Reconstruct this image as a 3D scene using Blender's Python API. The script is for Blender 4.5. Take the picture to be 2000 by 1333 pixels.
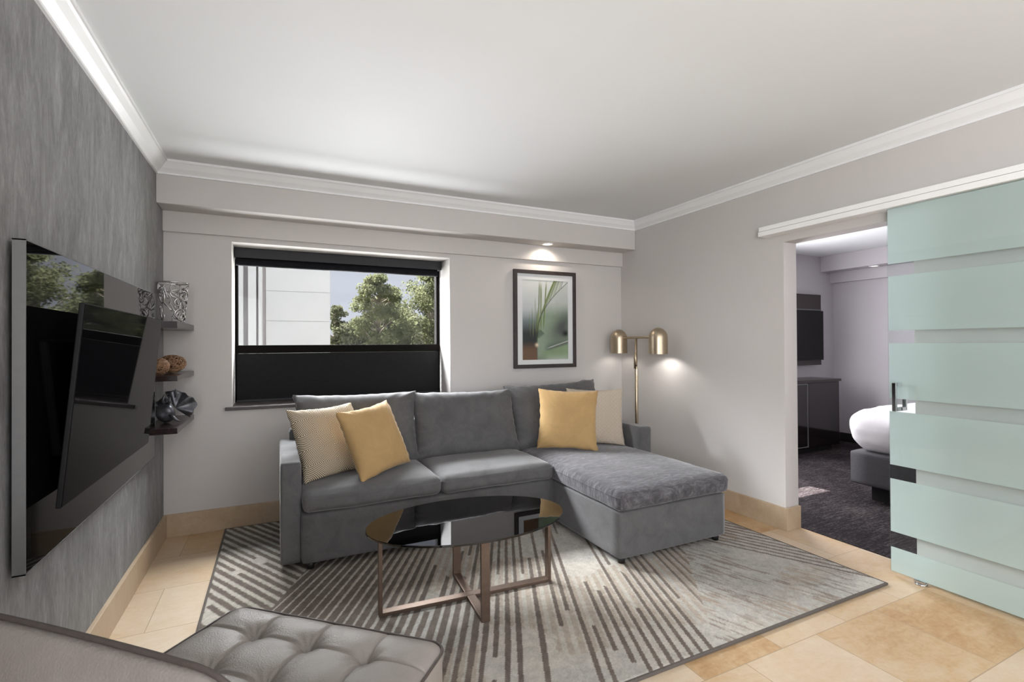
import bpy, bmesh, math, random
import numpy as np
from mathutils import Vector, Matrix, Euler, noise as mnoise

scene = bpy.context.scene
for o in list(bpy.data.objects):
    bpy.data.objects.remove(o, do_unlink=True)
COL = scene.collection
PI = math.pi

# ------------------------------------------------------------------ camera
cam_data = bpy.data.cameras.new('camera')
cam = bpy.data.objects.new('camera', cam_data)
COL.objects.link(cam)
yaw, pitch, roll = 0.4487, 0.0066, -0.0058
fw = Vector((math.sin(yaw) * math.cos(pitch), math.cos(yaw) * math.cos(pitch), math.sin(pitch)))
rt = Vector((math.cos(yaw), -math.sin(yaw), 0))
up = rt.cross(fw)
cr, sr = math.cos(roll), math.sin(roll)
rt2, up2 = cr * rt + sr * up, -sr * rt + cr * up
M = Matrix((rt2, up2, -fw)).transposed().to_4x4()
M.translation = Vector((0.7217, -4.1707, 1.35))
cam.matrix_world = M
cam_data.sensor_width = 36.0
cam_data.lens = 953.6 / 2000 * 36.0
cam_data.clip_start = 0.05
cam_data.clip_end = 300
scene.camera = cam

# ------------------------------------------------------------------ world, sun, lights, exposure
vs = scene.view_settings
vs.view_transform = 'Standard'
vs.look = 'None'
vs.gamma = 1.0
vs.use_curve_mapping = False
vs.exposure = 1.02

world = bpy.data.worlds.new('sky')
scene.world = world
world.use_nodes = True
wb = world.node_tree.nodes['Background']
wb.inputs['Color'].default_value = (0.80, 0.84, 0.95, 1)
wb.inputs['Strength'].default_value = 0.42


def lamp(kind, name, loc, energy, color=(1, 1, 1), target=None, direction=None, **kw):
    d = bpy.data.lights.new(name, kind)
    d.energy = energy
    d.color = color
    for k, v in kw.items():
        setattr(d, k, v)
    o = bpy.data.objects.new(name, d)
    COL.objects.link(o)
    o.location = loc
    v = Vector(direction) if direction else (Vector(target) - Vector(loc) if target else Vector((0, 0, -1)))
    o.rotation_euler = v.to_track_quat('-Z', 'Y').to_euler()
    return o


lamp('SUN', 'sun', (0, 30, 30), 20, (1, 0.95, 0.90), direction=(0.1, -0.6, -0.75), angle=0.01)
# added fill lamps outside the window, unseen, boosting daylight from low, left and high
lamp('AREA', 'outside_low_fill', (1.3, 1.7, 0.35), 82, (0.98, 0.98, 1), target=(1.3, -0.9, 2.35), shape='RECTANGLE', size=3.2, size_y=0.9)
lamp('AREA', 'outside_low_fill', (1.3, 4.0, 0.40), 370, (0.98, 0.98, 1), target=(1.3, 0.2, 1.75), shape='RECTANGLE', size=5.0, size_y=1.1)
lamp('AREA', 'outside_left_fill', (-2.2, 2.3, 2.4), 90, (0.97, 0.98, 1), target=(1.7, -0.3, 1.5), shape='RECTANGLE', size=2.2, size_y=2.2)
lamp('AREA', 'outside_high_fill', (-0.9, 2.4, 3.7), 800, (0.96, 0.98, 1), target=(1.5, -0.3, 1.4), shape='RECTANGLE', size=2.2, size_y=1.6)
lamp('AREA', 'outside_high_fill', (1.4, 2.2, 3.7), 450, (0.96, 0.98, 1), target=(1.3, -0.4, 1.4), shape='RECTANGLE', size=2.2, size_y=1.6)
# added fill lamps behind the camera, unseen: left wall, rear wall and ceiling
lamp('AREA', 'rear_side_fill', (0.03, -5.65, 1.5), 54, (0.97, 0.98, 1), direction=(1, 0.55, 0.05), shape='RECTANGLE', size=1.7, size_y=1.6)
lamp('AREA', 'rear_wall_fill', (3.0, -6.9, 1.45), 24, (0.96, 0.98, 1), direction=(-0.05, 1, 0.2), shape='RECTANGLE', size=1.9, size_y=1.9)
lamp('AREA', 'rear_ceiling_fill', (2.4, -4.6, 2.55), 12, (0.98, 0.98, 1), direction=(0.05, 0.25, -1), shape='RECTANGLE', size=2.4, size_y=1.4)
# added fill lamp on the bedroom window wall, unseen, standing in for daylight
lamp('AREA', 'bedroom_fill', (5.35, -0.06, 1.5), 62, (0.97, 0.96, 1), direction=(0.1, -1, -0.12), shape='RECTANGLE', size=1.5, size_y=1.0)


# ------------------------------------------------------------------ node helper
class NT:
    def __init__(self, name):
        self.m = bpy.data.materials.new(name)
        self.m.use_nodes = True
        self.t = self.m.node_tree
        self.t.nodes.clear()
        self.out = self.t.nodes.new('ShaderNodeOutputMaterial')

    def n(self, kind, ins=None, **kw):
        nd = self.t.nodes.new('ShaderNode' + kind)
        for k, v in kw.items():
            setattr(nd, k, v)
        for k, v in (ins or {}).items():
            self.set(nd, k, v)
        return nd

    def set(self, nd, k, v):
        s = nd.inputs[k]
        if isinstance(v, bpy.types.NodeSocket):
            self.t.links.new(v, s)
        elif isinstance(v, bpy.types.Node):
            self.t.links.new(v.outputs[0], s)
        else:
            if isinstance(v, tuple) and len(v) == 3 and s.type == 'RGBA':
                v = v + (1,)
            s.default_value = v

    def math(self, op, a, b=0.0, c=0.0):
        nd = self.t.nodes.new('ShaderNodeMath')
        nd.operation = op
        for i, v in enumerate((a, b, c)):
            self.set(nd, i, v)
        return nd.outputs[0]

    def coord(self, scale=(1, 1, 1), rot=(0, 0, 0), loc=(0, 0, 0), kind='Object'):
        tc = self.t.nodes.new('ShaderNodeTexCoord')
        mp = self.n('Mapping', {'Scale': scale, 'Rotation': rot, 'Location': loc})
        self.t.links.new(tc.outputs[kind], mp.inputs['Vector'])
        return mp.outputs[0]

    def noise(self, vec, scale, detail=4, rough=0.5, dist=0.0):
        nd = self.n('TexNoise', {'Vector': vec, 'Scale': scale, 'Detail': detail, 'Roughness': rough, 'Distortion': dist})
        return nd.outputs['Fac']

    def ramp(self, fac, stops, interp='LINEAR'):
        nd = self.n('ValToRGB', {'Fac': fac})
        cr_ = nd.color_ramp
        cr_.interpolation = interp
        while len(cr_.elements) < len(stops):
            cr_.elements.new(0.5)
        for e, (p, c) in zip(cr_.elements, stops):
            e.position = p
            if not isinstance(c, tuple):
                c = (c, c, c)
            e.color = c + (1,) if len(c) == 3 else c
        return nd.outputs['Color']

    def mix(self, fac, a, b, blend='MIX'):
        nd = self.t.nodes.new('ShaderNodeMix')
        nd.data_type = 'RGBA'
        nd.blend_type = blend
        self.set(nd, 0, fac)
        self.set(nd, 6, a)
        self.set(nd, 7, b)
        return nd.outputs[2]

    def schlick(self, f0):
        lw = self.n('LayerWeight', {'Blend': 0.5})
        return self.math('MULTIPLY_ADD', self.math('POWER', lw.outputs['Facing'], 5.0), 1.0 - f0, f0)

    def bump(self, h, strength=0.2, dist=0.01):
        return self.n('Bump', {'Height': h, 'Strength': strength, 'Distance': dist}).outputs[0]

    def surf(self, sh):
        self.t.links.new(sh if isinstance(sh, bpy.types.NodeSocket) else sh.outputs[0], self.out.inputs['Surface'])
        return self.m

    def pbsdf(self, color, rough=0.5, metal=0.0, spec=0.5, normal=None, **extra):
        ins = {'Base Color': color, 'Roughness': rough, 'Metallic': metal, 'Specular IOR Level': spec}
        if normal is not None:
            ins['Normal'] = normal
        ins.update(extra)
        return self.surf(self.n('BsdfPrincipled', ins))


def simple(name, color, rough=0.5, metal=0.0, spec=0.5, var=0.0, scale=20.0, bump=0.0, **extra):
    t = NT(name)
    c = color
    nrm = None
    if var or bump:
        nz = t.noise(t.coord(), scale, 5, 0.6)
        if var:
            lo = tuple(max(0, x * (1 - var)) for x in color)
            hi = tuple(min(1, x * (1 + var)) for x in color)
            c = t.ramp(nz, [(0.3, lo), (0.7, hi)])
        if bump:
            nrm = t.bump(nz, bump, 0.004)
    return t.pbsdf(c, rough, metal, spec, nrm, **extra)


MAT = {}
MAT['paint'] = simple('warm grey wall paint', (0.58, 0.555, 0.538), 0.75, spec=0.25, var=0.012, scale=3)
MAT['ceiling'] = simple('ceiling paint', (0.74, 0.755, 0.765), 0.85, spec=0.2, var=0.008, scale=2)
MAT['crown'] = simple('white gloss trim paint', (0.83, 0.835, 0.84), 0.45, spec=0.4, var=0.008, scale=4)
MAT['bedroom_paint'] = simple('lilac grey wall paint', (0.50, 0.47, 0.495), 0.75, spec=0.25, var=0.012, scale=3)
MAT['black_fabric'] = simple('black blackout fabric', (0.012, 0.012, 0.013), 0.85, spec=0.2, var=0.15, scale=60)
MAT['black_vinyl'] = simple('black satin blind cassette', (0.014, 0.014, 0.017), 0.5, spec=0.35, var=0.1, scale=30)
MAT['black_roll'] = simple('rolled black blind fabric', (0.010, 0.010, 0.012), 0.8, spec=0.06, var=0.2, scale=25)
MAT['bronze_frame'] = simple('dark bronze window frame', (0.0055, 0.0045, 0.004), 0.7, spec=0.06, var=0.08, scale=20)
MAT['sill'] = simple('dark brown sill board', (0.075, 0.062, 0.06), 0.4, spec=0.4, var=0.12, scale=15)
MAT['silver'] = simple('brushed silver aluminium', (0.20, 0.20, 0.20), 0.5, metal=0.5, var=0.04, scale=40)
MAT['white_metal'] = simple('satin white aluminium', (0.88, 0.88, 0.87), 0.4, metal=0.0, var=0.01, scale=10)
MAT['chrome'] = simple('polished chrome', (0.62, 0.63, 0.65), 0.12, metal=1.0, var=0.02, scale=30)
MAT['black_plastic'] = simple('black plastic', (0.006, 0.006, 0.0065), 0.55, spec=0.25, var=0.1, scale=30)
MAT['black_gloss'] = simple('black back painted glass', (0.004, 0.004, 0.0045), 0.02, spec=0.7, var=0.05, scale=3)
MAT['screen'] = simple('dark television screen', (0.004, 0.004, 0.005), 0.03, spec=0.2, var=0.05, scale=3)
MAT['espresso'] = simple('glossy espresso wood', (0.020, 0.011, 0.010), 0.22, spec=0.5, var=0.3, scale=14)
MAT['brass'] = simple('brushed champagne brass', (0.52, 0.43, 0.315), 0.36, metal=1.0, var=0.06, scale=50)
MAT['bronze_leg'] = simple('brushed bronze metal', (0.165, 0.118, 0.092), 0.42, metal=0.75, var=0.08, scale=40)
MAT['dark_wood'] = simple('dark wood picture frame', (0.035, 0.025, 0.024), 0.5, var=0.25, scale=25)
MAT['mat_board'] = simple('white mat board', (0.80, 0.81, 0.82), 0.6, spec=0.4, var=0.005, scale=40)
MAT['white_linen'] = simple('white bed linen', (0.80, 0.79, 0.82), 0.9, spec=0.1, var=0.03, scale=8, bump=0.15)
MAT['bed_fabric'] = simple('charcoal bed upholstery', (0.070, 0.068, 0.074), 0.9, spec=0.2, var=0.1, scale=60, bump=0.1)
MAT['bed_plinth'] = simple('black bed plinth', (0.006, 0.006, 0.007), 0.8, var=0.1, scale=20)
MAT['smoke'] = simple('smoked black glass door', (0.010, 0.007, 0.008), 0.08, spec=0.5, var=0.1, scale=6)
MAT['silver_wire'] = simple('bright silver wire', (0.56, 0.54, 0.535), 0.24, metal=1.0, var=0.08, scale=60)
MAT['rattan'] = simple('brown rattan strands', (0.30, 0.17, 0.095), 0.6, spec=0.4, var=0.35, scale=60)
MAT['rattan_dark'] = simple('dark rattan core', (0.07, 0.035, 0.02), 0.8, spec=0.2, var=0.4, scale=80)
MAT['pewter'] = simple('dark pewter casting', (0.12, 0.122, 0.135), 0.33, metal=0.65, var=0.3, scale=40, bump=0.12)
MAT['concrete'] = simple('white precast concrete', (0.74, 0.73, 0.735), 0.9, spec=0.1, var=0.03, scale=0.8)
MAT['concrete_grey'] = simple('grey concrete recess', (0.43, 0.40, 0.40), 0.9, spec=0.1, var=0.06, scale=1.2)
MAT['bark'] = simple('pale tree bark', (0.30, 0.27, 0.23), 0.9, spec=0.1, var=0.3, scale=6)
MAT['outdoor_ground'] = simple('outdoor lawn', (0.10, 0.115, 0.055), 0.95, spec=0.1, var=0.3, scale=0.7)
MAT['dark_base'] = simple('black skirting', (0.012, 0.010, 0.011), 0.5, var=0.1, scale=20)
MAT['dark_reveal'] = simple('shadow gap lining', (0.03, 0.027, 0.027), 0.7, var=0.1, scale=20)


def emit(name, color, strength):
    t = NT(name)
    return t.surf(t.n('Emission', {'Color': color, 'Strength': strength}))


MAT['bulb'] = emit('lit lamp lens', (1, 0.93, 0.82), 6.0)
MAT['bulb_dim'] = emit('dim lamp lens', (1, 0.95, 0.88), 1.4)


def clear_glass(name, tint, refl=1.0):
    t = NT(name)
    fr = t.schlick(0.04)
    tr = t.n('BsdfTransparent', {'Color': tint})
    gl = t.n('BsdfGlossy', {'Color': (refl, refl, refl), 'Roughness': 0.0})
    mx = t.n('MixShader', {0: fr})
    t.t.links.new(tr.outputs[0], mx.inputs[1])
    t.t.links.new(gl.outputs[0], mx.inputs[2])
    return t.surf(mx)


MAT['pane'] = clear_glass('window pane glass', (0.98, 0.985, 0.985), 0.10)
MAT['door_glass'] = clear_glass('clear door glass', (0.955, 0.985, 0.975), 0.5)


def tv_screen():
    t = NT('anti reflective television screen')
    fr = t.math('MULTIPLY', t.schlick(0.06), 0.42)
    df = t.n('BsdfDiffuse', {'Color': (0.004, 0.004, 0.005)})
    gl = t.n('BsdfGlossy', {'Color': (1, 1, 1), 'Roughness': 0.03})
    mx = t.n('MixShader', {0: fr})
    t.t.links.new(df.outputs[0], mx.inputs[1])
    t.t.links.new(gl.outputs[0], mx.inputs[2])
    return t.surf(mx)


MAT['screen'] = tv_screen()


def table_glass():
    t = NT('smoked table glass')
    fr = t.schlick(0.06)
    tr = t.n('BsdfTransparent', {'Color': (0.10, 0.10, 0.105)})
    gl = t.n('BsdfGlossy', {'Color': (0.92, 0.92, 0.94), 'Roughness': 0.012})
    mx = t.n('MixShader', {0: fr})
    t.t.links.new(tr.outputs[0], mx.inputs[1])
    t.t.links.new(gl.outputs[0], mx.inputs[2])
    return t.surf(mx)


MAT['table_glass'] = table_glass()


def frosted():
    t = NT('frosted white glass film')
    df = t.n('BsdfDiffuse', {'Color': (0.80, 0.825, 0.812)})
    tl = t.n('BsdfTranslucent', {'Color': (0.80, 0.88, 0.89)})
    m1 = t.n('MixShader', {0: 0.50})
    t.t.links.new(df.outputs[0], m1.inputs[1])
    t.t.links.new(tl.outputs[0], m1.inputs[2])
    gl = t.n('BsdfGlossy', {'Color': (1, 1, 1), 'Roughness': 0.25})
    m2 = t.n('MixShader', {0: 0.05})
    t.t.links.new(m1.outputs[0], m2.inputs[1])
    t.t.links.new(gl.outputs[0], m2.inputs[2])
    return t.surf(m2)


MAT['frosted'] = frosted()


def plaster_wall():
    t = NT('streaked grey plaster')
    v = t.coord((1, 3.6, 0.95), rot=(0.16, 0, 0))
    n1 = t.noise(v, 2.0, 9, 0.66, 1.6)
    n2 = t.noise(t.coord((1, 11, 2.6), rot=(-0.10, 0, 0)), 3.2, 8, 0.72, 1.4)
    n3 = t.noise(t.coord((1, 30, 7)), 4.0, 4, 0.7, 0.5)
    f = t.math('ADD', t.math('MULTIPLY', n1, 0.42), t.math('ADD', t.math('MULTIPLY', n2, 0.36), t.math('MULTIPLY', n3, 0.22)))
    c = t.ramp(f, [(0.36, (0.130, 0.127, 0.128)), (0.5, (0.215, 0.212, 0.214)), (0.64, (0.335, 0.332, 0.335))])
    return t.pbsdf(c, 0.62, spec=0.3, normal=t.bump(f, 0.3, 0.012))


MAT['plaster'] = plaster_wall()


def travertine(name, tiles=True):
    t = NT(name)
    v = t.coord()
    n1 = t.noise(v, 2.1, 8, 0.65, 0.8)
    n2 = t.noise(t.coord((1, 2.2, 1)), 7.0, 8, 0.7, 1.2)
    n3 = t.noise(v, 45, 3, 0.6)
    f = t.math('ADD', t.math('MULTIPLY', n1, 0.5), t.math('ADD', t.math('MULTIPLY', n2, 0.35), t.math('MULTIPLY', n3, 0.15)))
    if tiles:
        br = t.n('TexBrick', {'Vector': t.coord(loc=(-0.389, 0.408, 0)), 'Color1': (0, 0, 0), 'Color2': (1, 1, 1), 'Mortar': (0.5, 0.5, 0.5),
                              'Scale': 1.0, 'Mortar Size': 0.0022, 'Mortar Smooth': 0.2, 'Brick Width': 0.468, 'Row Height': 0.4655}, offset=0.5, squash=1.0)
        sh = t.math('SUBTRACT', br.outputs['Color'], 0.5)
        f2 = t.math('ADD', f, t.math('MULTIPLY', sh, 0.30))
        c = t.ramp(f2, [(0.30, (0.40, 0.235, 0.105)), (0.42, (0.50, 0.345, 0.195)), (0.53, (0.55, 0.42, 0.285)), (0.70, (0.61, 0.505, 0.385))])
        c = t.mix(br.outputs['Fac'], c, (0.36, 0.265, 0.17))
        rough = t.ramp(n2, [(0.3, 0.30), (0.7, 0.48)])
        nrm = t.bump(t.math('SUBTRACT', 1.0, br.outputs['Fac']), 0.12, 0.002)
        return t.pbsdf(c, rough, spec=0.4, normal=nrm)
    c = t.ramp(f, [(0.30, (0.38, 0.27, 0.165)), (0.5, (0.46, 0.35, 0.24)), (0.70, (0.53, 0.43, 0.31))])
    return t.pbsdf(c, 0.5, spec=0.35)


MAT['tiles'] = travertine('travertine floor tiles')
MAT['travertine'] = travertine('travertine skirting', False)


def carpet():
    t = NT('dark streaked carpet')
    n1 = t.noise(t.coord((1.2, 9, 1)), 5.0, 4, 0.7)
    n2 = t.noise(t.coord((30, 110, 1)), 1.0, 3, 0.7)
    n3 = t.noise(t.coord((2.0, 2.0, 1)), 1.2, 2)
    f = t.math('ADD', t.math('MULTIPLY', n1, 0.35), t.math('ADD', t.math('MULTIPLY', n2, 0.45), t.math('MULTIPLY', n3, 0.2)))
    c = t.ramp(f, [(0.38, (0.007, 0.005, 0.006)), (0.5, (0.024, 0.019, 0.021)), (0.62, (0.10, 0.086, 0.088))])
    return t.pbsdf(c, 0.95, spec=0.1, normal=t.bump(n2, 0.3, 0.01))


MAT['carpet'] = carpet()


def fabric(name, base, mottled=0.12, weave=420, crushed=False, sheen=0.25):
    t = NT(name)
    v = t.coord()
    fine = t.noise(v, weave, 2, 0.5)
    thread = t.noise(t.coord((300, 300, 40)), 1.0, 2, 0.6)
    if crushed:
        st = t.noise(t.coord((1.0, 3.2, 1.0), rot=(0, 0, 0.25)), 9.0, 6, 0.72, 1.3)
        st2 = t.noise(t.coord((12, 40, 12), rot=(0, 0, 0.3)), 1.6, 4, 0.7, 0.8)
        f = t.math('ADD', t.math('MULTIPLY', st, 0.55), t.math('MULTIPLY', st2, 0.45))
        lo, mid, hi = tuple(x * 0.50 for x in base), base, tuple(min(1, x * 2.1) for x in base)
        c = t.ramp(f, [(0.36, lo), (0.5, mid), (0.64, hi)])
        h = t.math('ADD', f, t.math('MULTIPLY', fine, 0.15))
        nrm = t.bump(h, 0.35, 0.006)
    else:
        big = t.noise(v, 7.0, 5, 0.65, 0.6)
        f = t.math('ADD', t.math('MULTIPLY', big, 0.5), t.math('ADD', t.math('MULTIPLY', fine, 0.3), t.math('MULTIPLY', thread, 0.2)))
        c = t.ramp(f, [(0.34, tuple(x * (1 - mottled * 2) for x in base)), (0.66, tuple(min(1, x * (1 + mottled * 2)) for x in base))])
        nrm = t.bump(f, 0.18, 0.004)
    return t.pbsdf(c, 0.85, spec=0.2, normal=nrm, **{'Sheen Weight': sheen, 'Sheen Roughness': 0.4, 'Sheen Tint': (0.9, 0.89, 0.9, 1)})


MAT['sofa'] = fabric('charcoal velvet upholstery', (0.103, 0.101, 0.103), 0.14, sheen=0.3)
MAT['sofa_crushed'] = fabric('crushed charcoal velvet', (0.082, 0.079, 0.086), crushed=True, sheen=0.35)
MAT['gold'] = fabric('mustard gold satin', (0.44, 0.287, 0.128), 0.07, sheen=0.25)
MAT['sofa_foot'] = simple('black sofa foot', (0.008, 0.007, 0.007), 0.5, var=0.1, scale=20)


def diamond(name, half, line, ca, cb):
    t = NT(name)
    tc = t.t.nodes.new('ShaderNodeTexCoord')
    wob = t.n('TexNoise', {'Vector': tc.outputs['Object'], 'Scale': 30.0, 'Detail': 2.0})
    sp = t.n('SeparateXYZ', {0: tc.outputs['Object']})
    fx = t.math('PINGPONG', t.math('ADD', sp.outputs[0], 10.03), half)
    fz = t.math('PINGPONG', t.math('ADD', sp.outputs[2], 10.05), half)
    s = t.math('ADD', t.math('ADD', fx, fz), t.math('MULTIPLY', wob.outputs['Fac'], 0.004))
    w = t.math('PINGPONG', s, line)
    k = t.math('DIVIDE', w, line)
    c = t.ramp(k, [(0.38, ca), (0.58, cb)])
    return t.pbsdf(c, 0.85, spec=0.2, normal=t.bump(k, 0.2, 0.002))


MAT['diamond'] = diamond('concentric diamond weave', 0.10, 0.0062, (0.13, 0.095, 0.06), (0.62, 0.54, 0.41))
MAT['zigzag'] = diamond('fine zigzag weave', 0.018, 0.0048, (0.30, 0.235, 0.175), (0.60, 0.53, 0.44))


def leather():
    t = NT('taupe textured leather')
    v = t.coord()
    vo = t.n('TexVoronoi', {'Vector': v, 'Scale': 210.0})
    big = t.noise(v, 6, 4, 0.6)
    c = t.ramp(big, [(0.3, (0.225, 0.198, 0.180)), (0.7, (0.275, 0.246, 0.225))])
    return t.pbsdf(c, 0.42, spec=0.45, normal=t.bump(vo.outputs['Distance'], 0.22, 0.0025))


MAT['leather'] = leather()
MAT['piping'] = simple('dark taupe piping', (0.07, 0.057, 0.051), 0.45, spec=0.4, var=0.1, scale=40)


def attr_mat(name, rough=0.9, spec=0.15, nscale=300, bump=0.4):
    t = NT(name)
    a = t.n('Attribute', attribute_name='Col', attribute_type='GEOMETRY')
    nz = t.noise(t.coord(), nscale, 3, 0.6)
    return t.pbsdf(a.outputs['Color'], rough, spec=spec, normal=t.bump(nz, bump, 0.004) if bump else None)


MAT['rug'] = attr_mat('patterned rug pile')
MAT['rug_binding'] = simple('grey brown rug binding', (0.12, 0.105, 0.095), 0.9, spec=0.1, var=0.2, scale=200)
MAT['print'] = attr_mat('palm leaf print', 0.25, 0.45, 100, 0)


def leaf_mat(name, a, b, c):
    t = NT(name)
    nz = t.noise(t.coord(), 1.3, 4, 0.7)
    col = t.ramp(nz, [(0.32, a), (0.5, b), (0.68, c)])
    d = t.n('BsdfDiffuse', {'Color': col})
    tl = t.n('BsdfTranslucent', {'Color': col})
    mx = t.n('MixShader', {0: 0.35})
    t.t.links.new(d.outputs[0], mx.inputs[1])
    t.t.links.new(tl.outputs[0], mx.inputs[2])
    return t.surf(mx)


MAT['leaf'] = leaf_mat('light green leaves', (0.115, 0.13, 0.07), (0.185, 0.205, 0.115), (0.27, 0.29, 0.175))  # outdoor haze is put into both leaf colours, lightened and greyed
MAT['leaf_dark'] = leaf_mat('grey green leaves', (0.095, 0.108, 0.068), (0.15, 0.165, 0.105), (0.215, 0.23, 0.15))


# ------------------------------------------------------------------ object helpers
def link(name, me, mat, parent=None, loc=None, rot=None, smooth=True):
    o = bpy.data.objects.new(name, me)
    COL.objects.link(o)
    if mat is not None:
        me.materials.append(MAT[mat] if mat in MAT else (bpy.data.materials[mat] if isinstance(mat, str) else mat))
    if smooth:
        for p in me.polygons:
            p.use_smooth = True
    if parent is not None:
        o.parent = parent
    if loc is not None:
        o.location = loc
    if rot is not None:
        o.rotation_euler = rot
    return o


def from_bm(name, bm, mat, parent=None, smooth=False, loc=None, rot=None):
    bmesh.ops.recalc_face_normals(bm, faces=bm.faces)
    me = bpy.data.meshes.new(name)
    bm.to_mesh(me)
    bm.free()
    return link(name, me, mat, parent, loc, rot, smooth)


def from_np(name, verts, faces, mat, parent=None, smooth=True, loc=None, rot=None, cols=None):
    me = bpy.data.meshes.new(name)
    me.from_pydata([tuple(v) for v in verts], [], [tuple(f) for f in faces])
    if cols is not None:
        at = me.color_attributes.new('Col', 'FLOAT_COLOR', 'POINT')
        c4 = np.concatenate([np.asarray(cols, dtype=np.float32), np.ones((len(cols), 1), dtype=np.float32)], axis=1)
        at.data.foreach_set('color', c4.ravel())
    me.update()
    return link(name, me, mat, parent, loc, rot, smooth)


def add_box(bm, lo, hi, bevel=0.0, seg=2):
    r = bmesh.ops.create_cube(bm, size=1.0)
    vs_ = r['verts']
    for v in vs_:
        v.co = Vector([lo[i] + (v.co[i] + 0.5) * (hi[i] - lo[i]) for i in range(3)])
    if bevel:
        es = list({e for v in vs_ for e in v.link_edges})
        bmesh.ops.bevel(bm, geom=es, offset=bevel, segments=seg, profile=0.5, affect='EDGES')
    return bm


def box(name, lo, hi, mat, parent=None, bevel=0.0, seg=2, smooth=False, loc=None, rot=None):
    bm = bmesh.new()
    add_box(bm, lo, hi, bevel, seg)
    return from_bm(name, bm, mat, parent, smooth, loc, rot)


def tube_data(path, r, n=8, closed=False, caps=True):
    pts = [Vector(p) for p in path]
    m = len(pts)
    rs = r if isinstance(r, (list, tuple)) else [r] * m
    V, F = [], []
    ref = None
    for i, p in enumerate(pts):
        if closed:
            d = pts[(i + 1) % m] - pts[i - 1]
        else:
            d = pts[min(i + 1, m - 1)] - pts[max(i - 1, 0)]
        d.normalize()
        if ref is None:
            ref = Vector((0, 0, 1)) if abs(d.z) < 0.9 else Vector((1, 0, 0))
        a = ref - d * ref.dot(d)
        if a.length < 1e-6:
            a = d.orthogonal()
        a.normalize()
        ref = a
        b = d.cross(a)
        for k in range(n):
            t = 2 * PI * k / n
            V.append(p + (a * math.cos(t) + b * math.sin(t)) * rs[i])
    for i in range(m if closed else m - 1):
        j = (i + 1) % m
        for k in range(n):
            l = (k + 1) % n
            F.append((i * n + k, i * n + l, j * n + l, j * n + k))
    if caps and not closed:
        F.append(tuple(range(n))[::-1])
        F.append(tuple((m - 1) * n + k for k in range(n)))
    return V, F


def tubes(name, paths, r, mat, parent=None, n=8, closed=False, loc=None, rot=None):
    V, F = [], []
    for p in paths:
        v, f = tube_data(p, r, n, closed)
        o = len(V)
        V += v
        F += [tuple(i + o for i in q) for q in f]
    return from_np(name, V, F, mat, parent, True, loc, rot)


def lathe(name, prof, mat, parent=None, n=32, loc=None, rot=None, caps=True):
    V, F = [], []
    m = len(prof)
    for r, z in prof:
        for k in range(n):
            t = 2 * PI * k / n
            V.append((r * math.cos(t), r * math.sin(t), z))
    for i in range(m - 1):
        for k in range(n):
            l = (k + 1) % n
            F.append((i * n + k, i * n + l, (i + 1) * n + l, (i + 1) * n + k))
    if caps and prof[0][0] > 1e-5:
        F.append(tuple(range(n))[::-1])
    if caps and prof[-1][0] > 1e-5:
        F.append(tuple((m - 1) * n + k for k in range(n)))
    return from_np(name, V, F, mat, parent, True, loc, rot)


def empty(name, loc, label, cat, group=None, rz=0.0, kind=None):
    o = bpy.data.objects.new(name, None)
    o.empty_display_size = 0.1
    COL.objects.link(o)
    o.location = loc
    o.rotation_euler = (0, 0, rz)
    tag(o, label, cat, group, kind)
    return o


def tag(o, label=None, cat=None, group=None, kind=None):
    if label:
        o['label'] = label
    if cat:
        o['category'] = cat
    if group:
        o['group'] = group
    if kind:
        o['kind'] = kind
    return o


def struct(o, label=None, cat=None):
    o['kind'] = 'structure'
    if label:
        o['label'] = label
    if cat:
        o['category'] = cat
    return o


def vnoise(x, y, seed=0):
    """smooth value noise on arrays"""
    xi, yi = np.floor(x).astype(np.int64), np.floor(y).astype(np.int64)
    fx, fy = x - xi, y - yi
    fx, fy = fx * fx * (3 - 2 * fx), fy * fy * (3 - 2 * fy)

    def h(a, b):
        n = (a * 374761393 + b * 668265263 + seed * 974711) & 0x7fffffff
        n = ((n ^ (n >> 13)) * 1274126177) & 0x7fffffff
        return ((n ^ (n >> 16)) & 0xffff) / 65535.0
    return (h(xi, yi) * (1 - fx) + h(xi + 1, yi) * fx) * (1 - fy) + (h(xi, yi + 1) * (1 - fx) + h(xi + 1, yi + 1) * fx) * fy


def fbm(x, y, seed=0, octv=4):
    s, a, t = 0, 0.5, 0
    for i in range(octv):
        s = s + a * vnoise(x * 2 ** i, y * 2 ** i, seed + i)
        t += a
        a *= 0.55
    return s / t


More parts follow.
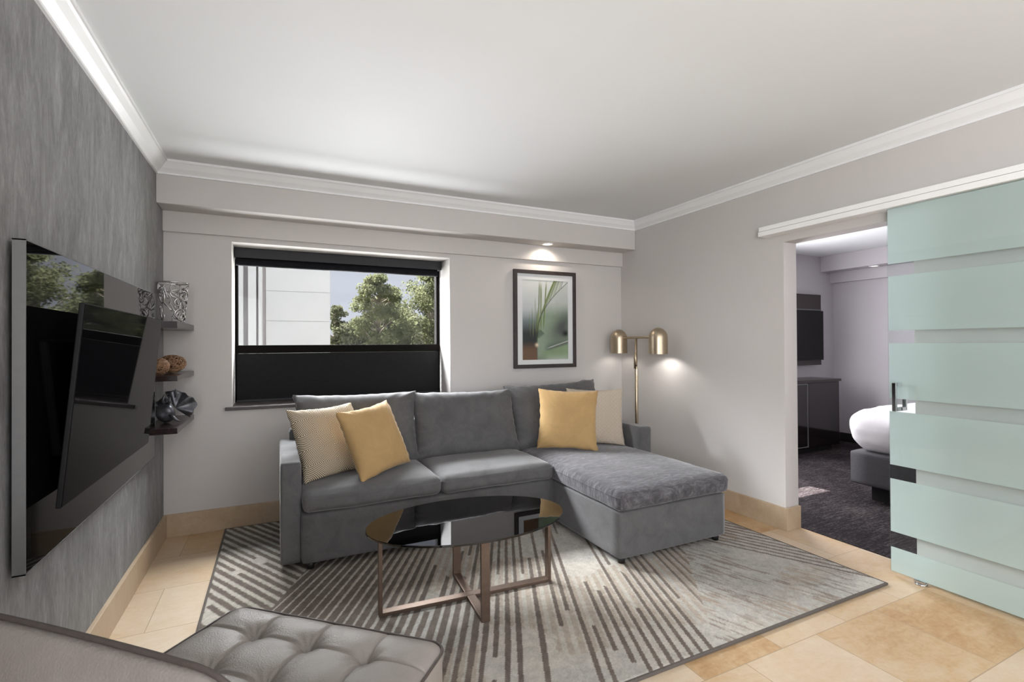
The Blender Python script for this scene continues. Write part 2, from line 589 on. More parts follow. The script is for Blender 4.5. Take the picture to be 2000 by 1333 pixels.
def soft_box(name, size, r, mat, parent=None, loc=None, rot=None, crown=0.0, front_bulge=0.0, amp=0.004, freq=5.0, n=16, seed=0, sag=0.0):
    """an upholstered block: rounded box with a crowned top and gentle unevenness"""
    bm = bmesh.new()
    bmesh.ops.create_cube(bm, size=2.0)
    bmesh.ops.subdivide_edges(bm, edges=bm.edges, cuts=n, use_grid_fill=True)
    hx, hy, hz = (s / 2 for s in size)
    for v in bm.verts:
        # pack more points near the rims
        u = Vector([math.copysign(abs(c) ** 0.75, c) for c in v.co])
        p = Vector((u.x * hx, u.y * hy, u.z * hz))
        q = Vector((max(-hx + r, min(hx - r, p.x)), max(-hy + r, min(hy - r, p.y)), max(-hz + r, min(hz - r, p.z))))
        d = p - q
        if d.length > 1e-9:
            # spread corner points on the round
            d.normalize()
            p = q + d * r
        w = (1 - u.x ** 4) * (1 - u.y ** 4)
        if u.z > 0.2:
            p.z += crown * w * (u.z - 0.2) / 0.8
            p.z -= sag * math.exp(-((u.x) ** 2 + (u.y) ** 2) * 3)
        if u.y < -0.5:
            p.y -= front_bulge * (1 - u.x ** 4) * (1 - u.z ** 2)
        nz = mnoise.noise(Vector((p.x * freq + seed * 7.1, p.y * freq, p.z * freq)))
        nz2 = mnoise.noise(Vector((p.x * freq * 3 + seed * 3.3, p.y * freq * 3, p.z * freq * 3)))
        dirn = Vector((u.x ** 5, u.y ** 5, u.z ** 5))
        if dirn.length > 0:
            dirn.normalize()
            p += dirn * (amp * nz + amp * 0.35 * nz2)
        v.co = p
    return from_bm(name, bm, mat, parent, True, loc, rot)


def pillow_mesh(w, h, t, n=34, pinch=0.05, power=0.5, ex=4.0, wr=0.006, seed=0, slump=0.0):
    """two-sided stuffed cushion, local x right, z up, front towards -y, seam around the rim with pointed corners"""
    V, F = [], []
    idx = {}
    us = [-1 + 2 * i / n for i in range(n + 1)]
    us = [math.copysign(1 - (1 - abs(u)) ** 1.25, u) for u in us]
    for side in (-1, 1):
        for j, v in enumerate(us):
            for i, u in enumerate(us):
                rim = i in (0, n) or j in (0, n)
                if rim and side == 1:
                    idx[side, i, j] = idx[-1, i, j]
                    continue
                x = w / 2 * u * (1 - pinch * (1 - v * v) * abs(u) ** 3)
                z = h / 2 * v * (1 - pinch * (1 - u * u) * abs(v) ** 3)
                prof = max(0.0, (1 - abs(u) ** ex) * (1 - abs(v) ** ex)) ** power
                nz = mnoise.noise(Vector((u * 2.1 + seed * 5.3, v * 2.1, side * 3.0)))
                # puckers running in from the seam
                edge = max(abs(u), abs(v)) ** 6
                a = math.atan2(v, u)
                pk = math.sin(a * 34 + 3 * nz + seed) * edge * 0.5
                y = side * (t / 2 * prof * (1 + 0.10 * nz)) + wr * pk * (0 if rim else 1) + wr * nz
                z -= slump * prof * (0.4 - 0.5 * v) * 0.2
                if not rim:
                    z += wr * 0.5 * mnoise.noise(Vector((u * 3, v * 3, seed + 9.0)))
                else:
                    kk = mnoise.noise(Vector((u * 6 + seed, v * 6, 1.0))) * wr * 0.7
                    z += kk * (1 if j in (0, n) else 0)
                    x += kk * (1 if i in (0, n) else 0)
                idx[side, i, j] = len(V)
                V.append((x, y, z))
        for j in range(n):
            for i in range(n):
                q = (idx[side, i, j], idx[side, i + 1, j], idx[side, i + 1, j + 1], idx[side, i, j + 1])
                F.append(q if side == -1 else q[::-1])
    rimpath = [idx[-1, i, 0] for i in range(n)] + [idx[-1, n, j] for j in range(n)] + [idx[-1, i, n] for i in range(n, 0, -1)] + [idx[-1, 0, j] for j in range(n, 0, -1)]
    return V, F, [Vector(V[k]) for k in rimpath]


# ------------------------------------------------------------------ room shell
W, CEIL = 4.02, 2.585
YS1, YS2 = -0.2315, -0.030
ZS1, ZS2, ZCB = 2.307, 2.161, 2.499
YR = -7.0                                  # wall behind the camera
WX0, WX1, WZ0, WZ1 = 0.42, 2.115, 0.885, 2.125   # window opening
DY0, DY1, DH = -2.648, -1.849, 2.077       # doorway
TH = 0.14
BX1 = 7.68                                 # far bedroom wall
BYR = -4.4

struct(box('floor', (-0.2, YR - 0.2, -0.12), (W + TH, 0.4, 0.0), 'tiles'))
struct(box('ceiling', (-0.2, YR - 0.2, CEIL), (W + TH, 0.45, CEIL + 0.15), 'ceiling'))



def multi(name, boxes, mat, bevel=0.0):
    bm = bmesh.new()
    for lo, hi in boxes:
        add_box(bm, lo, hi, bevel)
    return from_bm(name, bm, mat)


# left wall; the unseen rear opening is added for the side fill lamp
struct(multi('wall_left', [((-0.15, -4.7, 0), (0, 0.4, CEIL)), ((-0.15, YR - 0.2, 0), (0, -6.6, CEIL)), ((-0.15, -6.6, 0), (0, -4.7, 0.6)), ((-0.15, -6.6, 2.35), (0, -4.7, CEIL))], 'plaster'))
struct(multi('wall_back', [((0, 0, 0), (WX0, 0.4, CEIL)), ((WX1, 0, 0), (W, 0.4, CEIL)), ((WX0, 0, 0), (WX1, 0.4, WZ0)), ((WX0, 0, WZ1), (WX1, 0.4, CEIL))], 'paint'))
struct(multi('wall_right', [((W, DY1, 0), (W + TH, 0.4, CEIL)), ((W, DY0, DH), (W + TH, DY1, CEIL)), ((W, YR - 0.2, 0), (W + TH, DY0, CEIL))], 'paint'))
# unseen rear wall; its large opening is added for the rear fill lamp
struct(multi('wall_rear', [((0, YR - 0.2, 0), (0.6, YR, CEIL)), ((4.0, YR - 0.2, 0), (W, YR, CEIL)), ((0.6, YR - 0.2, 0), (4.0, YR, 0.45)), ((0.6, YR - 0.2, 2.4), (4.0, YR, CEIL))], 'paint'))
struct(box('trim_1', (0, YS1, ZS1), (W, 0, CEIL), 'paint', bevel=0.004), 'stepped bulkhead running along the top of the window wall', 'bulkhead')
struct(box('trim_2', (0, YS2, ZS2), (W, 0.001, ZS1), 'paint', bevel=0.003), 'shallow lower step of the bulkhead above the window', 'bulkhead')

# cornice: one profile, three runs
CP = [(0.0, 0.0), (0.012, 0.0), (0.012, 0.012), (0.020, 0.020), (0.040, 0.036), (0.060, 0.062), (0.068, 0.070), (0.075, 0.070), (0.075, 0.086), (0.0, 0.086)]


def cornice(name, a, b, nrm, mitre_a, mitre_b):
    a, b, nrm = Vector(a), Vector(b), Vector(nrm)
    d = (b - a).normalized()
    V, F = [], []
    m = len(CP)
    for base, s in ((a, mitre_a), (b, mitre_b)):
        for o, z in CP:
            V.append(base + nrm * o + d * (s * o) + Vector((0, 0, z)))
    for i in range(m):
        j = (i + 1) % m
        F.append((i, j, m + j, m + i))
    F += [tuple(range(m)), tuple(range(2 * m - 1, m - 1, -1))]
    me = bpy.data.meshes.new(name)
    me.from_pydata(V, [], F)
    bm = bmesh.new()
    bm.from_mesh(me)
    return struct(from_bm(name, bm, 'crown'))


cornice('trim_3', (0, YR, ZCB), (0, YS1, ZCB), (1, 0, 0), 0, -1)
cornice('trim_4', (0, YS1, ZCB), (W, YS1, ZCB), (0, -1, 0), 1, -1)
cornice('trim_5', (W, YR, ZCB), (W, YS1, ZCB), (-1, 0, 0), 0, -1)

# skirtings
BT, BH = 0.0192, 0.160
struct(box('baseboard_left', (0, YR, 0), (BT, 0, BH), 'travertine', bevel=0.002))
struct(box('baseboard_back', (BT, -BT, 0), (W - BT, 0, BH), 'travertine', bevel=0.002))
struct(multi('baseboard_right', [((W - BT, DY1 - BT, 0), (W, 0, BH)), ((W, DY1 - BT, 0), (W + TH, DY1, BH)), ((W - BT, YR, 0), (W, -3.85, BH))], 'travertine', 0.0015))

# bedroom shell
struct(box('floor_bedroom', (W + TH, BYR - 0.2, -0.12), (BX1 + 0.2, 0.2, 0.004), 'carpet'))
struct(box('ceiling_bedroom', (W + TH, BYR - 0.2, 2.52), (BX1 + 0.2, 0.2, 2.735), 'ceiling'))
SX0, SX1, SZ0, SZ1 = 4.42, 5.00, 1.56, 2.03  # unseen bedroom window opening, assumed from the sun patch on the carpet
struct(multi('wall_bedroom_back', [((W + TH, 0, 0), (SX0, 0.2, 2.52)), ((SX1, 0, 0), (BX1 + 0.2, 0.2, 2.52)), ((SX0, 0, 0), (SX1, 0.2, SZ0)), ((SX0, 0, SZ1), (SX1, 0.2, 2.52))], 'bedroom_paint'))
struct(box('wall_bedroom_far', (BX1, BYR - 0.2, 0), (BX1 + 0.2, 0, 2.52), 'bedroom_paint'))
struct(box('wall_bedroom_front', (W + TH, BYR - 0.2, 0), (BX1, BYR, 2.52), 'bedroom_paint'))
struct(box('trim_6', (7.41, BYR, 2.31), (BX1, 0, 2.52), 'bedroom_paint', bevel=0.004), 'bedroom bulkhead along the far wall', 'bulkhead')
struct(box('trim_7', (7.62, BYR, 2.165), (BX1, 0, 2.31), 'bedroom_paint', bevel=0.003), 'lower step of the bedroom bulkhead', 'bulkhead')
struct(box('baseboard_bedroom', (BX1 - 0.02, BYR, 0.004), (BX1, 0, 0.12), 'dark_base', bevel=0.002))

# ------------------------------------------------------------------ visible window
win = struct(empty('window_1', (1.27, 0.33, WZ0), None, None))
win['kind'] = 'structure'


def pt(name, lo, hi, mat, parent, bevel=0.0, seg=2, smooth=False):
    """box given in world coordinates under a parent Empty without rotation"""
    o = parent.location
    return box(name, tuple(lo[i] - o[i] for i in range(3)), tuple(hi[i] - o[i] for i in range(3)), mat, parent, bevel, seg, smooth)


bm = bmesh.new()
wl = win.location
for lo, hi in [((WX0, 0.31, WZ0 + .012), (WX0 + 0.022, 0.38, WZ1)), ((WX1 - 0.03, 0.31, WZ0 + .012), (WX1, 0.38, WZ1)), ((WX0, 0.31, 2.035), (WX1, 0.38, WZ1)), ((WX0, 0.31, WZ0 + .012), (WX1, 0.38, 0.94))]:
    add_box(bm, Vector(lo) - wl, Vector(hi) - wl, 0.003)
from_bm('window_frame', bm, 'bronze_frame', win)
pt('window_rail', (WX0, 0.30, 1.288), (WX1, 0.385, 1.354), 'bronze_frame', win, 0.004)
pt('window_pane', (WX0 + 0.02, 0.342, 1.35), (WX1 - 0.028, 0.346, 2.04), 'pane', win)
pt('window_pane', (WX0 + 0.02, 0.342, 0.93), (WX1 - 0.028, 0.346, 1.29), 'pane', win)
struct(box('trim_8', (WX0 - 0.043, -0.03, 0.872), (WX1 + 0.03, 0.36, 0.8965), 'sill', bevel=0.003), 'dark brown window sill board projecting past the opening', 'window sill')

win2 = struct(empty('window_2', ((SX0 + SX1) / 2, 0.12, SZ0), None, None))  # assumed window, out of sight, letting the sun onto the bedroom carpet
for lo, hi in [((SX0, 0.10, SZ0), (SX0 + 0.012, 0.14, SZ1)), ((SX1 - 0.012, 0.10, SZ0), (SX1, 0.14, SZ1))]:
    pt('window_frame', lo, hi, 'bronze_frame', win2, 0.002)
pt('window_pane', (SX0 + 0.012, 0.118, SZ0), (SX1 - 0.012, 0.122, SZ1), 'pane', win2)

bl = empty('roller_blind', (1.27, 0.22, 2.12), 'black roller blind rolled up under its cassette across the window head', 'blind')
pt('cassette', (WX0 + 0.003, 0.20, 2.043), (WX1 - 0.012, 0.30, 2.122), 'black_vinyl', bl, 0.004)
V, F = [], []
nn = 60
prof = [(0.222, 2.043), (0.215, 2.035), (0.206, 2.022), (0.203, 2.008), (0.208, 1.994), (0.220, 1.986), (0.236, 1.984), (0.25, 1.99), (0.26, 2.043)]
x0b, x1b = WX0 + 0.012, WX1 - 0.045
for i in range(nn + 1):
    x = x0b + (x1b - x0b) * i / nn
    for y, z in prof:
        dz = 0.0045 * mnoise.noise(Vector((x * 3.5, z * 20, 2))) + 0.002 * mnoise.noise(Vector((x * 14, z * 30, 5)))
        V.append((x - 1.27, y - 0.22 + dz, z - 2.12 + (dz * 0.8 if z < 2.0 else 0)))
m = len(prof)
for i in range(nn):
    for j in range(m):
        F.append((i * m + j, i * m + (j + 1) % m, (i + 1) * m + (j + 1) % m, (i + 1) * m + j))
F += [tuple(range(m)), tuple(range(nn * m + m - 1, nn * m - 1, -1))]
from_np('rolled_fabric', V, F, 'black_roll', bl)

sh = empty('blackout_shade', (1.27, 0.29, 0.9), 'black blackout shade covering the lower half of the window behind the sofa', 'blind')
pt('shade_fabric', (WX0 + 0.014, 0.285, 0.915), (WX1 - 0.02, 0.290, 1.287), 'black_fabric', sh)
pt('bottom_bar', (WX0 + 0.010, 0.278, 0.8975), (WX1 - 0.016, 0.296, 0.918), 'black_vinyl', sh, 0.003)
cl = bpy.data.objects.new('blind_cord_clip', None)
bpy.data.objects.remove(cl)
t_ = lathe('cord_cleat', [(0.0, 0), (0.007, 0), (0.008, 0.006), (0.005, 0.012), (0.0, 0.014)], 'white_metal', None, 12, loc=(WX1, 0.24, 1.62), rot=(0, -PI / 2, 0))
tag(t_, 'tiny pale cord cleat on the right window reveal', 'cleat')

# ------------------------------------------------------------------ doorway: sliding frosted door
GX = 3.945
dr = struct(empty('door_1', (GX, -2.55, 0), 'sliding glass door with frosted horizontal bands, slid half open', 'sliding door'))
DYA, DYB = -3.70, -2.551
pt('glass_panel', (GX - 0.004, DYA, 0.018), (GX + 0.004, DYB, 2.16), 'door_glass', dr)
for za, zb in [(0.0185, 0.158), (0.248, 0.555), (0.636, 0.947), (1.022, 1.343), (1.418, 1.733), (1.805, 2.125)]:
    pt('frosted_band', (GX + 0.0042, DYA + 0.001, za), (GX + 0.0052, DYB - 0.001, zb), 'frosted', dr)
hd = bpy.data.objects.new('pull_handle', None)
bm = bmesh.new()
o_ = dr.location


def lbox(bm, lo, hi, bev=0.0):
    add_box(bm, Vector(lo) - o_, Vector(hi) - o_, bev)


bpy.data.objects.remove(hd)
HY = -2.607
lbox(bm, (GX - 0.062, HY - 0.010, 0.955), (GX - 0.044, HY + 0.010, 1.118), 0.002)
lbox(bm, (GX - 0.050, HY - 0.010, 1.098), (GX - 0.004, HY + 0.010, 1.118), 0.001)
lbox(bm, (GX - 0.050, HY - 0.010, 0.955), (GX - 0.004, HY + 0.010, 0.975), 0.001)
from_bm('pull_handle', bm, 'chrome', dr)
bm = bmesh.new()
lbox(bm, (GX + 0.044, HY - 0.010, 0.955), (GX + 0.058, HY + 0.010, 1.118), 0.002)
lbox(bm, (GX + 0.0055, HY - 0.010, 1.098), (GX + 0.050, HY + 0.010, 1.118), 0.001)
lbox(bm, (GX + 0.0055, HY - 0.010, 0.955), (GX + 0.050, HY + 0.010, 0.975), 0.001)
from_bm('pull_handle', bm, 'chrome', dr)
rail = empty('door_rail', (W, -3.0, 2.137), 'white aluminium sliding door rail fixed above the doorway', 'rail')
pt('rail_cover', (W - 0.098, -4.4, 2.166), (W, -1.724, 2.198), 'white_metal', rail, 0.002)
pt('rail_face', (W - 0.10, -4.4, 2.130), (W, -1.720, 2.164), 'white_metal', rail, 0.002)
gd = empty('floor_guide', (GX, -2.70, 0), 'small chrome floor guide holding the bottom edge of the glass door', 'floor guide')
lathe('guide_base', [(0.0, 0), (0.030, 0), (0.030, 0.006), (0.026, 0.010), (0, 0.010)], 'chrome', gd, 24)
for s in (-1, 1):
    box('guide_cheek', (s * 0.013 - 0.006, -0.026, 0.009), (s * 0.013 + 0.006, 0.026, 0.024), 'chrome', gd, 0.003)

# ------------------------------------------------------------------ television on its black glass panel
tp = empty('wall_panel', (0.004, -1.28, 1.17), 'black glossy glass panel in a silver frame on the grey wall behind the television', 'wall panel')
PX0, PX1, PY0, PY1, PZ0, PZ1 = 0.014, 0.045, -2.225, -0.500, 0.668, 1.674
bm = bmesh.new()
o_ = tp.location
for lo, hi in [((PX0, PY0, PZ0), (PX1, PY0 + 0.004, PZ1)), ((PX0, PY1 - 0.004, PZ0), (PX1, PY1, PZ1)), ((PX0, PY0, PZ0), (PX1, PY1, PZ0 + 0.004)), ((PX0, PY0, PZ1 - 0.004), (PX1, PY1, PZ1))]:
    lbox(bm, lo, hi)
from_bm('panel_frame', bm, 'silver', tp)
pt('panel_glass', (PX1 - 0.010, PY0 + 0.004, PZ0 + 0.004), (PX1 - 0.001, PY1 - 0.004, PZ1 - 0.004), 'black_gloss', tp)
pt('back_box', (0.0, PY0 + 0.15, PZ0 + 0.12), (PX1 - 0.011, PY1 - 0.12, PZ1 - 0.12), 'black_plastic', tp)

TVX, TVY, TVZ = 0.100, -1.55, 0.832
tv = empty('television', (TVX, TVY, TVZ), 'large flat television tilted forward on the black wall panel', 'television')
tdx, tdz = 0.060, 0.661
ta, tl = math.atan2(tdx, tdz), math.hypot(tdx, tdz)
# local frame: x out of the wall, z up the tilted face
trot = (0, ta, 0)
TW0, TW1 = -2.137 - TVY, -0.963 - TVY
box('casing', (-0.016, TW0, 0.0), (-0.0015, TW1, tl), 'black_plastic', tv, 0.003, rot=trot)
box('screen', (-0.0015, TW0 + 0.004, 0.004), (0.0, TW1 - 0.004, tl - 0.004), 'screen', tv, rot=trot)
box('rear_housing', (-0.050, TW0 + 0.25, 0.12), (-0.016, TW1 - 0.25, tl - 0.12), 'black_plastic', tv, 0.008, rot=trot)
box('wall_bracket', (-0.0545, -0.20, 0.30), (-0.020, 0.20, 0.42), 'black_plastic', tv, 0.003)

# ------------------------------------------------------------------ corner shelves and ornaments
shelf_labels = ['dark glossy corner shelf holding the silver wire vase', 'dark glossy corner shelf holding the rattan balls', 'dark glossy corner shelf holding the pewter sculpture']
for (za, zb), lab in zip([(1.459, 1.500), (1.140, 1.172), (0.824, 0.857)], shelf_labels):
    bm = bmesh.new()
    ring = [(0.0, -0.0005), (0.0, PY1 + 0.004), (PX1 + 0.001, PY1 + 0.004), (PX1 + 0.001, -0.655), (0.182, -0.655), (0.182, -0.0005)]
    lo_v = [bm.verts.new((x, y, za)) for x, y in ring]
    hi_v = [bm.verts.new((x, y, zb)) for x, y in ring]
    bm.faces.new(lo_v)
    bm.faces.new(hi_v)
    for q in range(6):
        bm.faces.new((lo_v[q], lo_v[(q + 1) % 6], hi_v[(q + 1) % 6], hi_v[q]))
    o = from_bm('corner_shelf', bm, 'espresso')
    tag(o, lab, 'shelf', 'dark corner shelves beside the television')

random.seed(4)


def wire_vase():
    paths = []
    zh = 0.272

    def P(a, z):
        k = z / zh
        r = 0.058 + 0.029 * k ** 0.75
        return Vector((r * math.cos(a), r * math.sin(a), z))
    for zz in (0.003, zh - 0.004):
        paths.append([P(2 * PI * i / 28, zz) for i in range(29)])
    for k in range(46):
        a0, z0 = random.uniform(0, 2 * PI), random.uniform(0.03, zh - 0.03)
        if random.random() < 0.62:
            ra, rz_ = random.uniform(0.18, 0.5), random.uniform(0.016, 0.044)
            st, en = random.uniform(0, 6), random.uniform(3.6, 6.3)
            pts = [P(a0 + ra * math.cos(st + en * i / 14), min(zh, max(0.002, z0 + rz_ * math.sin(st + en * i / 14)))) for i in range(15)]
        else:
            a1, z1 = a0 + random.uniform(-0.9, 0.9), z0 + random.uniform(-0.13, 0.13)
            pts = [P(a0 + (a1 - a0) * i / 8, min(zh, max(0.002, z0 + (z1 - z0) * i / 8))) for i in range(9)]
        paths.append(pts)
    return paths


vs_o = tubes('wire_vase', wire_vase(), 0.0046, 'silver_wire', None, 6, loc=(0.098, -0.25, 1.5035))
tag(vs_o, 'open silver wire vase on the top corner shelf', 'vase')


def rattan_ball(name, rx, ry, rz_, loc, label, seed, rot=(0, 0, 0)):
    random.seed(seed)
    paths = []
    for k in range(46):
        ax = Vector((random.gauss(0, 1), random.gauss(0, 1), random.gauss(0, 1))).normalized()
        b = ax.orthogonal().normalized()
        c = ax.cross(b)
        off = random.uniform(-0.55, 0.55)
        rr = math.sqrt(1 - off * off)
        q = random.uniform(0.93, 1.0)
        pts = []
        for i in range(20):
            t = 2 * PI * i / 20
            d = (b * math.cos(t) + c * math.sin(t)) * rr + ax * off
            pts.append(Vector((d.x * rx * q, d.y * ry * q, d.z * rz_ * q)))
        paths.append(pts)
    root = empty(name, loc, label, 'decorative ball', 'rattan balls on the middle corner shelf')
    tubes('strand_shell', paths, 0.0021, 'rattan', root, 5, True, rot=rot)
    V, F = [], []
    bm = bmesh.new()
    bmesh.ops.create_icosphere(bm, subdivisions=3, radius=1)
    for v in bm.verts:
        v.co = Vector((v.co.x * rx * .86, v.co.y * ry * .86, v.co.z * rz_ * .86))
    from_bm('core', bm, 'rattan_dark', root, True, rot=rot)


rattan_ball('rattan_ball', 0.080, 0.078, 0.060, (0.100, -0.315, 1.2335), 'larger oval woven rattan ball on the middle corner shelf', 3, (0.0, -0.08, 0.2))
rattan_ball('rattan_ball', 0.052, 0.052, 0.052, (0.070, -0.52, 1.2245), 'smaller round rattan ball nearer the television on the middle shelf', 7)


def sculpture():
    root = empty('metal_sculpture', (0.097, -0.33, 0.862), 'dark pewter flower-like sculpture with a ruffled fan on the lowest corner shelf', 'sculpture')
    # rounded bud-like body
    V, F = [], []
    n1, n2 = 24, 16
    for i in range(n2 + 1):
        ph = PI * i / n2
        for k in range(n1):
            t = 2 * PI * k / n1
            r = 0.052 * (math.sin(ph) ** 0.85 if i not in (0, n2) else 0) * (1 + 0.12 * math.sin(3 * t + 2 * ph) + 0.06 * mnoise.noise(Vector((math.cos(t) * 2, math.sin(t) * 2, ph * 2))))
            V.append((r * math.cos(t) * 1.0 - 0.02, r * math.sin(t) - 0.05, 0.062 - 0.062 * math.cos(ph) * (1 + 0.1 * math.sin(t))))
    for i in range(n2):
        for k in range(n1):
            F.append((i * n1 + k, i * n1 + (k + 1) % n1, (i + 1) * n1 + (k + 1) % n1, (i + 1) * n1 + k))
    from_np('bud_body', V, F, 'pewter', root)
    # ruffled fan standing behind the bud

    def fan(cx, cy, cz, R0, ang0, ang1, tilt, name, seed):
        V, F = [], []
        na, nr = 40, 12
        for i in range(na + 1):
            a = ang0 + (ang1 - ang0) * i / na
            for j in range(nr + 1):
                k = j / nr
                edge = 1 + 0.06 * math.sin(a * 4 + seed) + 0.03 * math.sin(a * 13 + seed)
                r = R0 * k * edge
                x, z = r * math.cos(a), r * math.sin(a)
                y = tilt * k * k * 0.05 + 0.022 * k * k * math.sin(a * 6 + seed) - 0.012 * k
                V.append((cx + x, cy + y, cz + z))
        m_ = nr + 1
        for i in range(na):
            for j in range(nr):
                F.append((i * m_ + j, i * m_ + j + 1, (i + 1) * m_ + j + 1, (i + 1) * m_ + j))
        o = from_np(name, V, F, 'pewter', root)
        md = o.modifiers.new('thick', 'SOLIDIFY')
        md.thickness = 0.005
        return o
    fan(0.018, 0.030, 0.080, 0.112, -0.75, 2.1, 0.6, 'ruffled_fan', 0.4)
    fan(-0.035, 0.015, 0.070, 0.078, 0.9, 3.7, 0.3, 'ruffled_fan', 2.0)
    tubes('horn', [[(-0.03, -0.045, 0.115), (-0.034, -0.055, 0.145), (-0.026, -0.052, 0.172), (-0.008, -0.04, 0.178)]], [0.010, 0.008, 0.006, 0.002], 'pewter', root)
    tubes('horn', [[(-0.005, -0.06, 0.115), (0.006, -0.07, 0.135), (0.004, -0.068, 0.158), (-0.004, -0.06, 0.168)]], [0.010, 0.008, 0.006, 0.002], 'pewter', root)
    tubes('horn', [[(0.02, 0.03, 0.15), (0.022, 0.03, 0.19), (0.02, 0.03, 0.207)]], [0.006, 0.004, 0.0015], 'pewter', root)
    tubes('tendril', [[(0.01, -0.085, 0.05), (0.03, -0.10, 0.034), (0.048, -0.105, 0.016), (0.066, -0.10, 0.006)]], [0.011, 0.009, 0.007, 0.003], 'pewter', root)
    return root


sculpture()

# ------------------------------------------------------------------ framed palm print
pic = empty('framed_picture', (3.087, -0.002, 1.59), 'palm leaf print in a white mat and dark frame on the window wall', 'picture')
bm = bmesh.new()
o_ = pic.location
X0, X1, Z0, Z1, fwid = 2.741, 3.434, 1.118, 2.064, 0.036
for lo, hi in [((X0, -0.030, Z0), (X0 + fwid, 0, Z1)), ((X1 - fwid, -0.030, Z0), (X1, 0, Z1)), ((X0 + fwid, -0.030, Z0), (X1 - fwid, 0, Z0 + fwid)), ((X0 + fwid, -0.030, Z1 - fwid), (X1 - fwid, 0, Z1))]:
    lbox(bm, lo, hi, 0.002)
from_bm('frame', bm, 'dark_wood', pic)
bm = bmesh.new()
IX0, IX1, IZ0, IZ1 = 2.833, 3.345, 1.198, 1.972
for lo, hi in [((X0 + fwid, -0.018, Z0 + fwid), (IX0, -0.010, Z1 - fwid)), ((IX1, -0.018, Z0 + fwid), (X1 - fwid, -0.010, Z1 - fwid)), ((IX0, -0.018, Z0 + fwid), (IX1, -0.010, IZ0)), ((IX0, -0.018, IZ1), (IX1, -0.010, Z1 - fwid))]:
    lbox(bm, lo, hi)
from_bm('mat_board', bm, 'mat_board', pic)


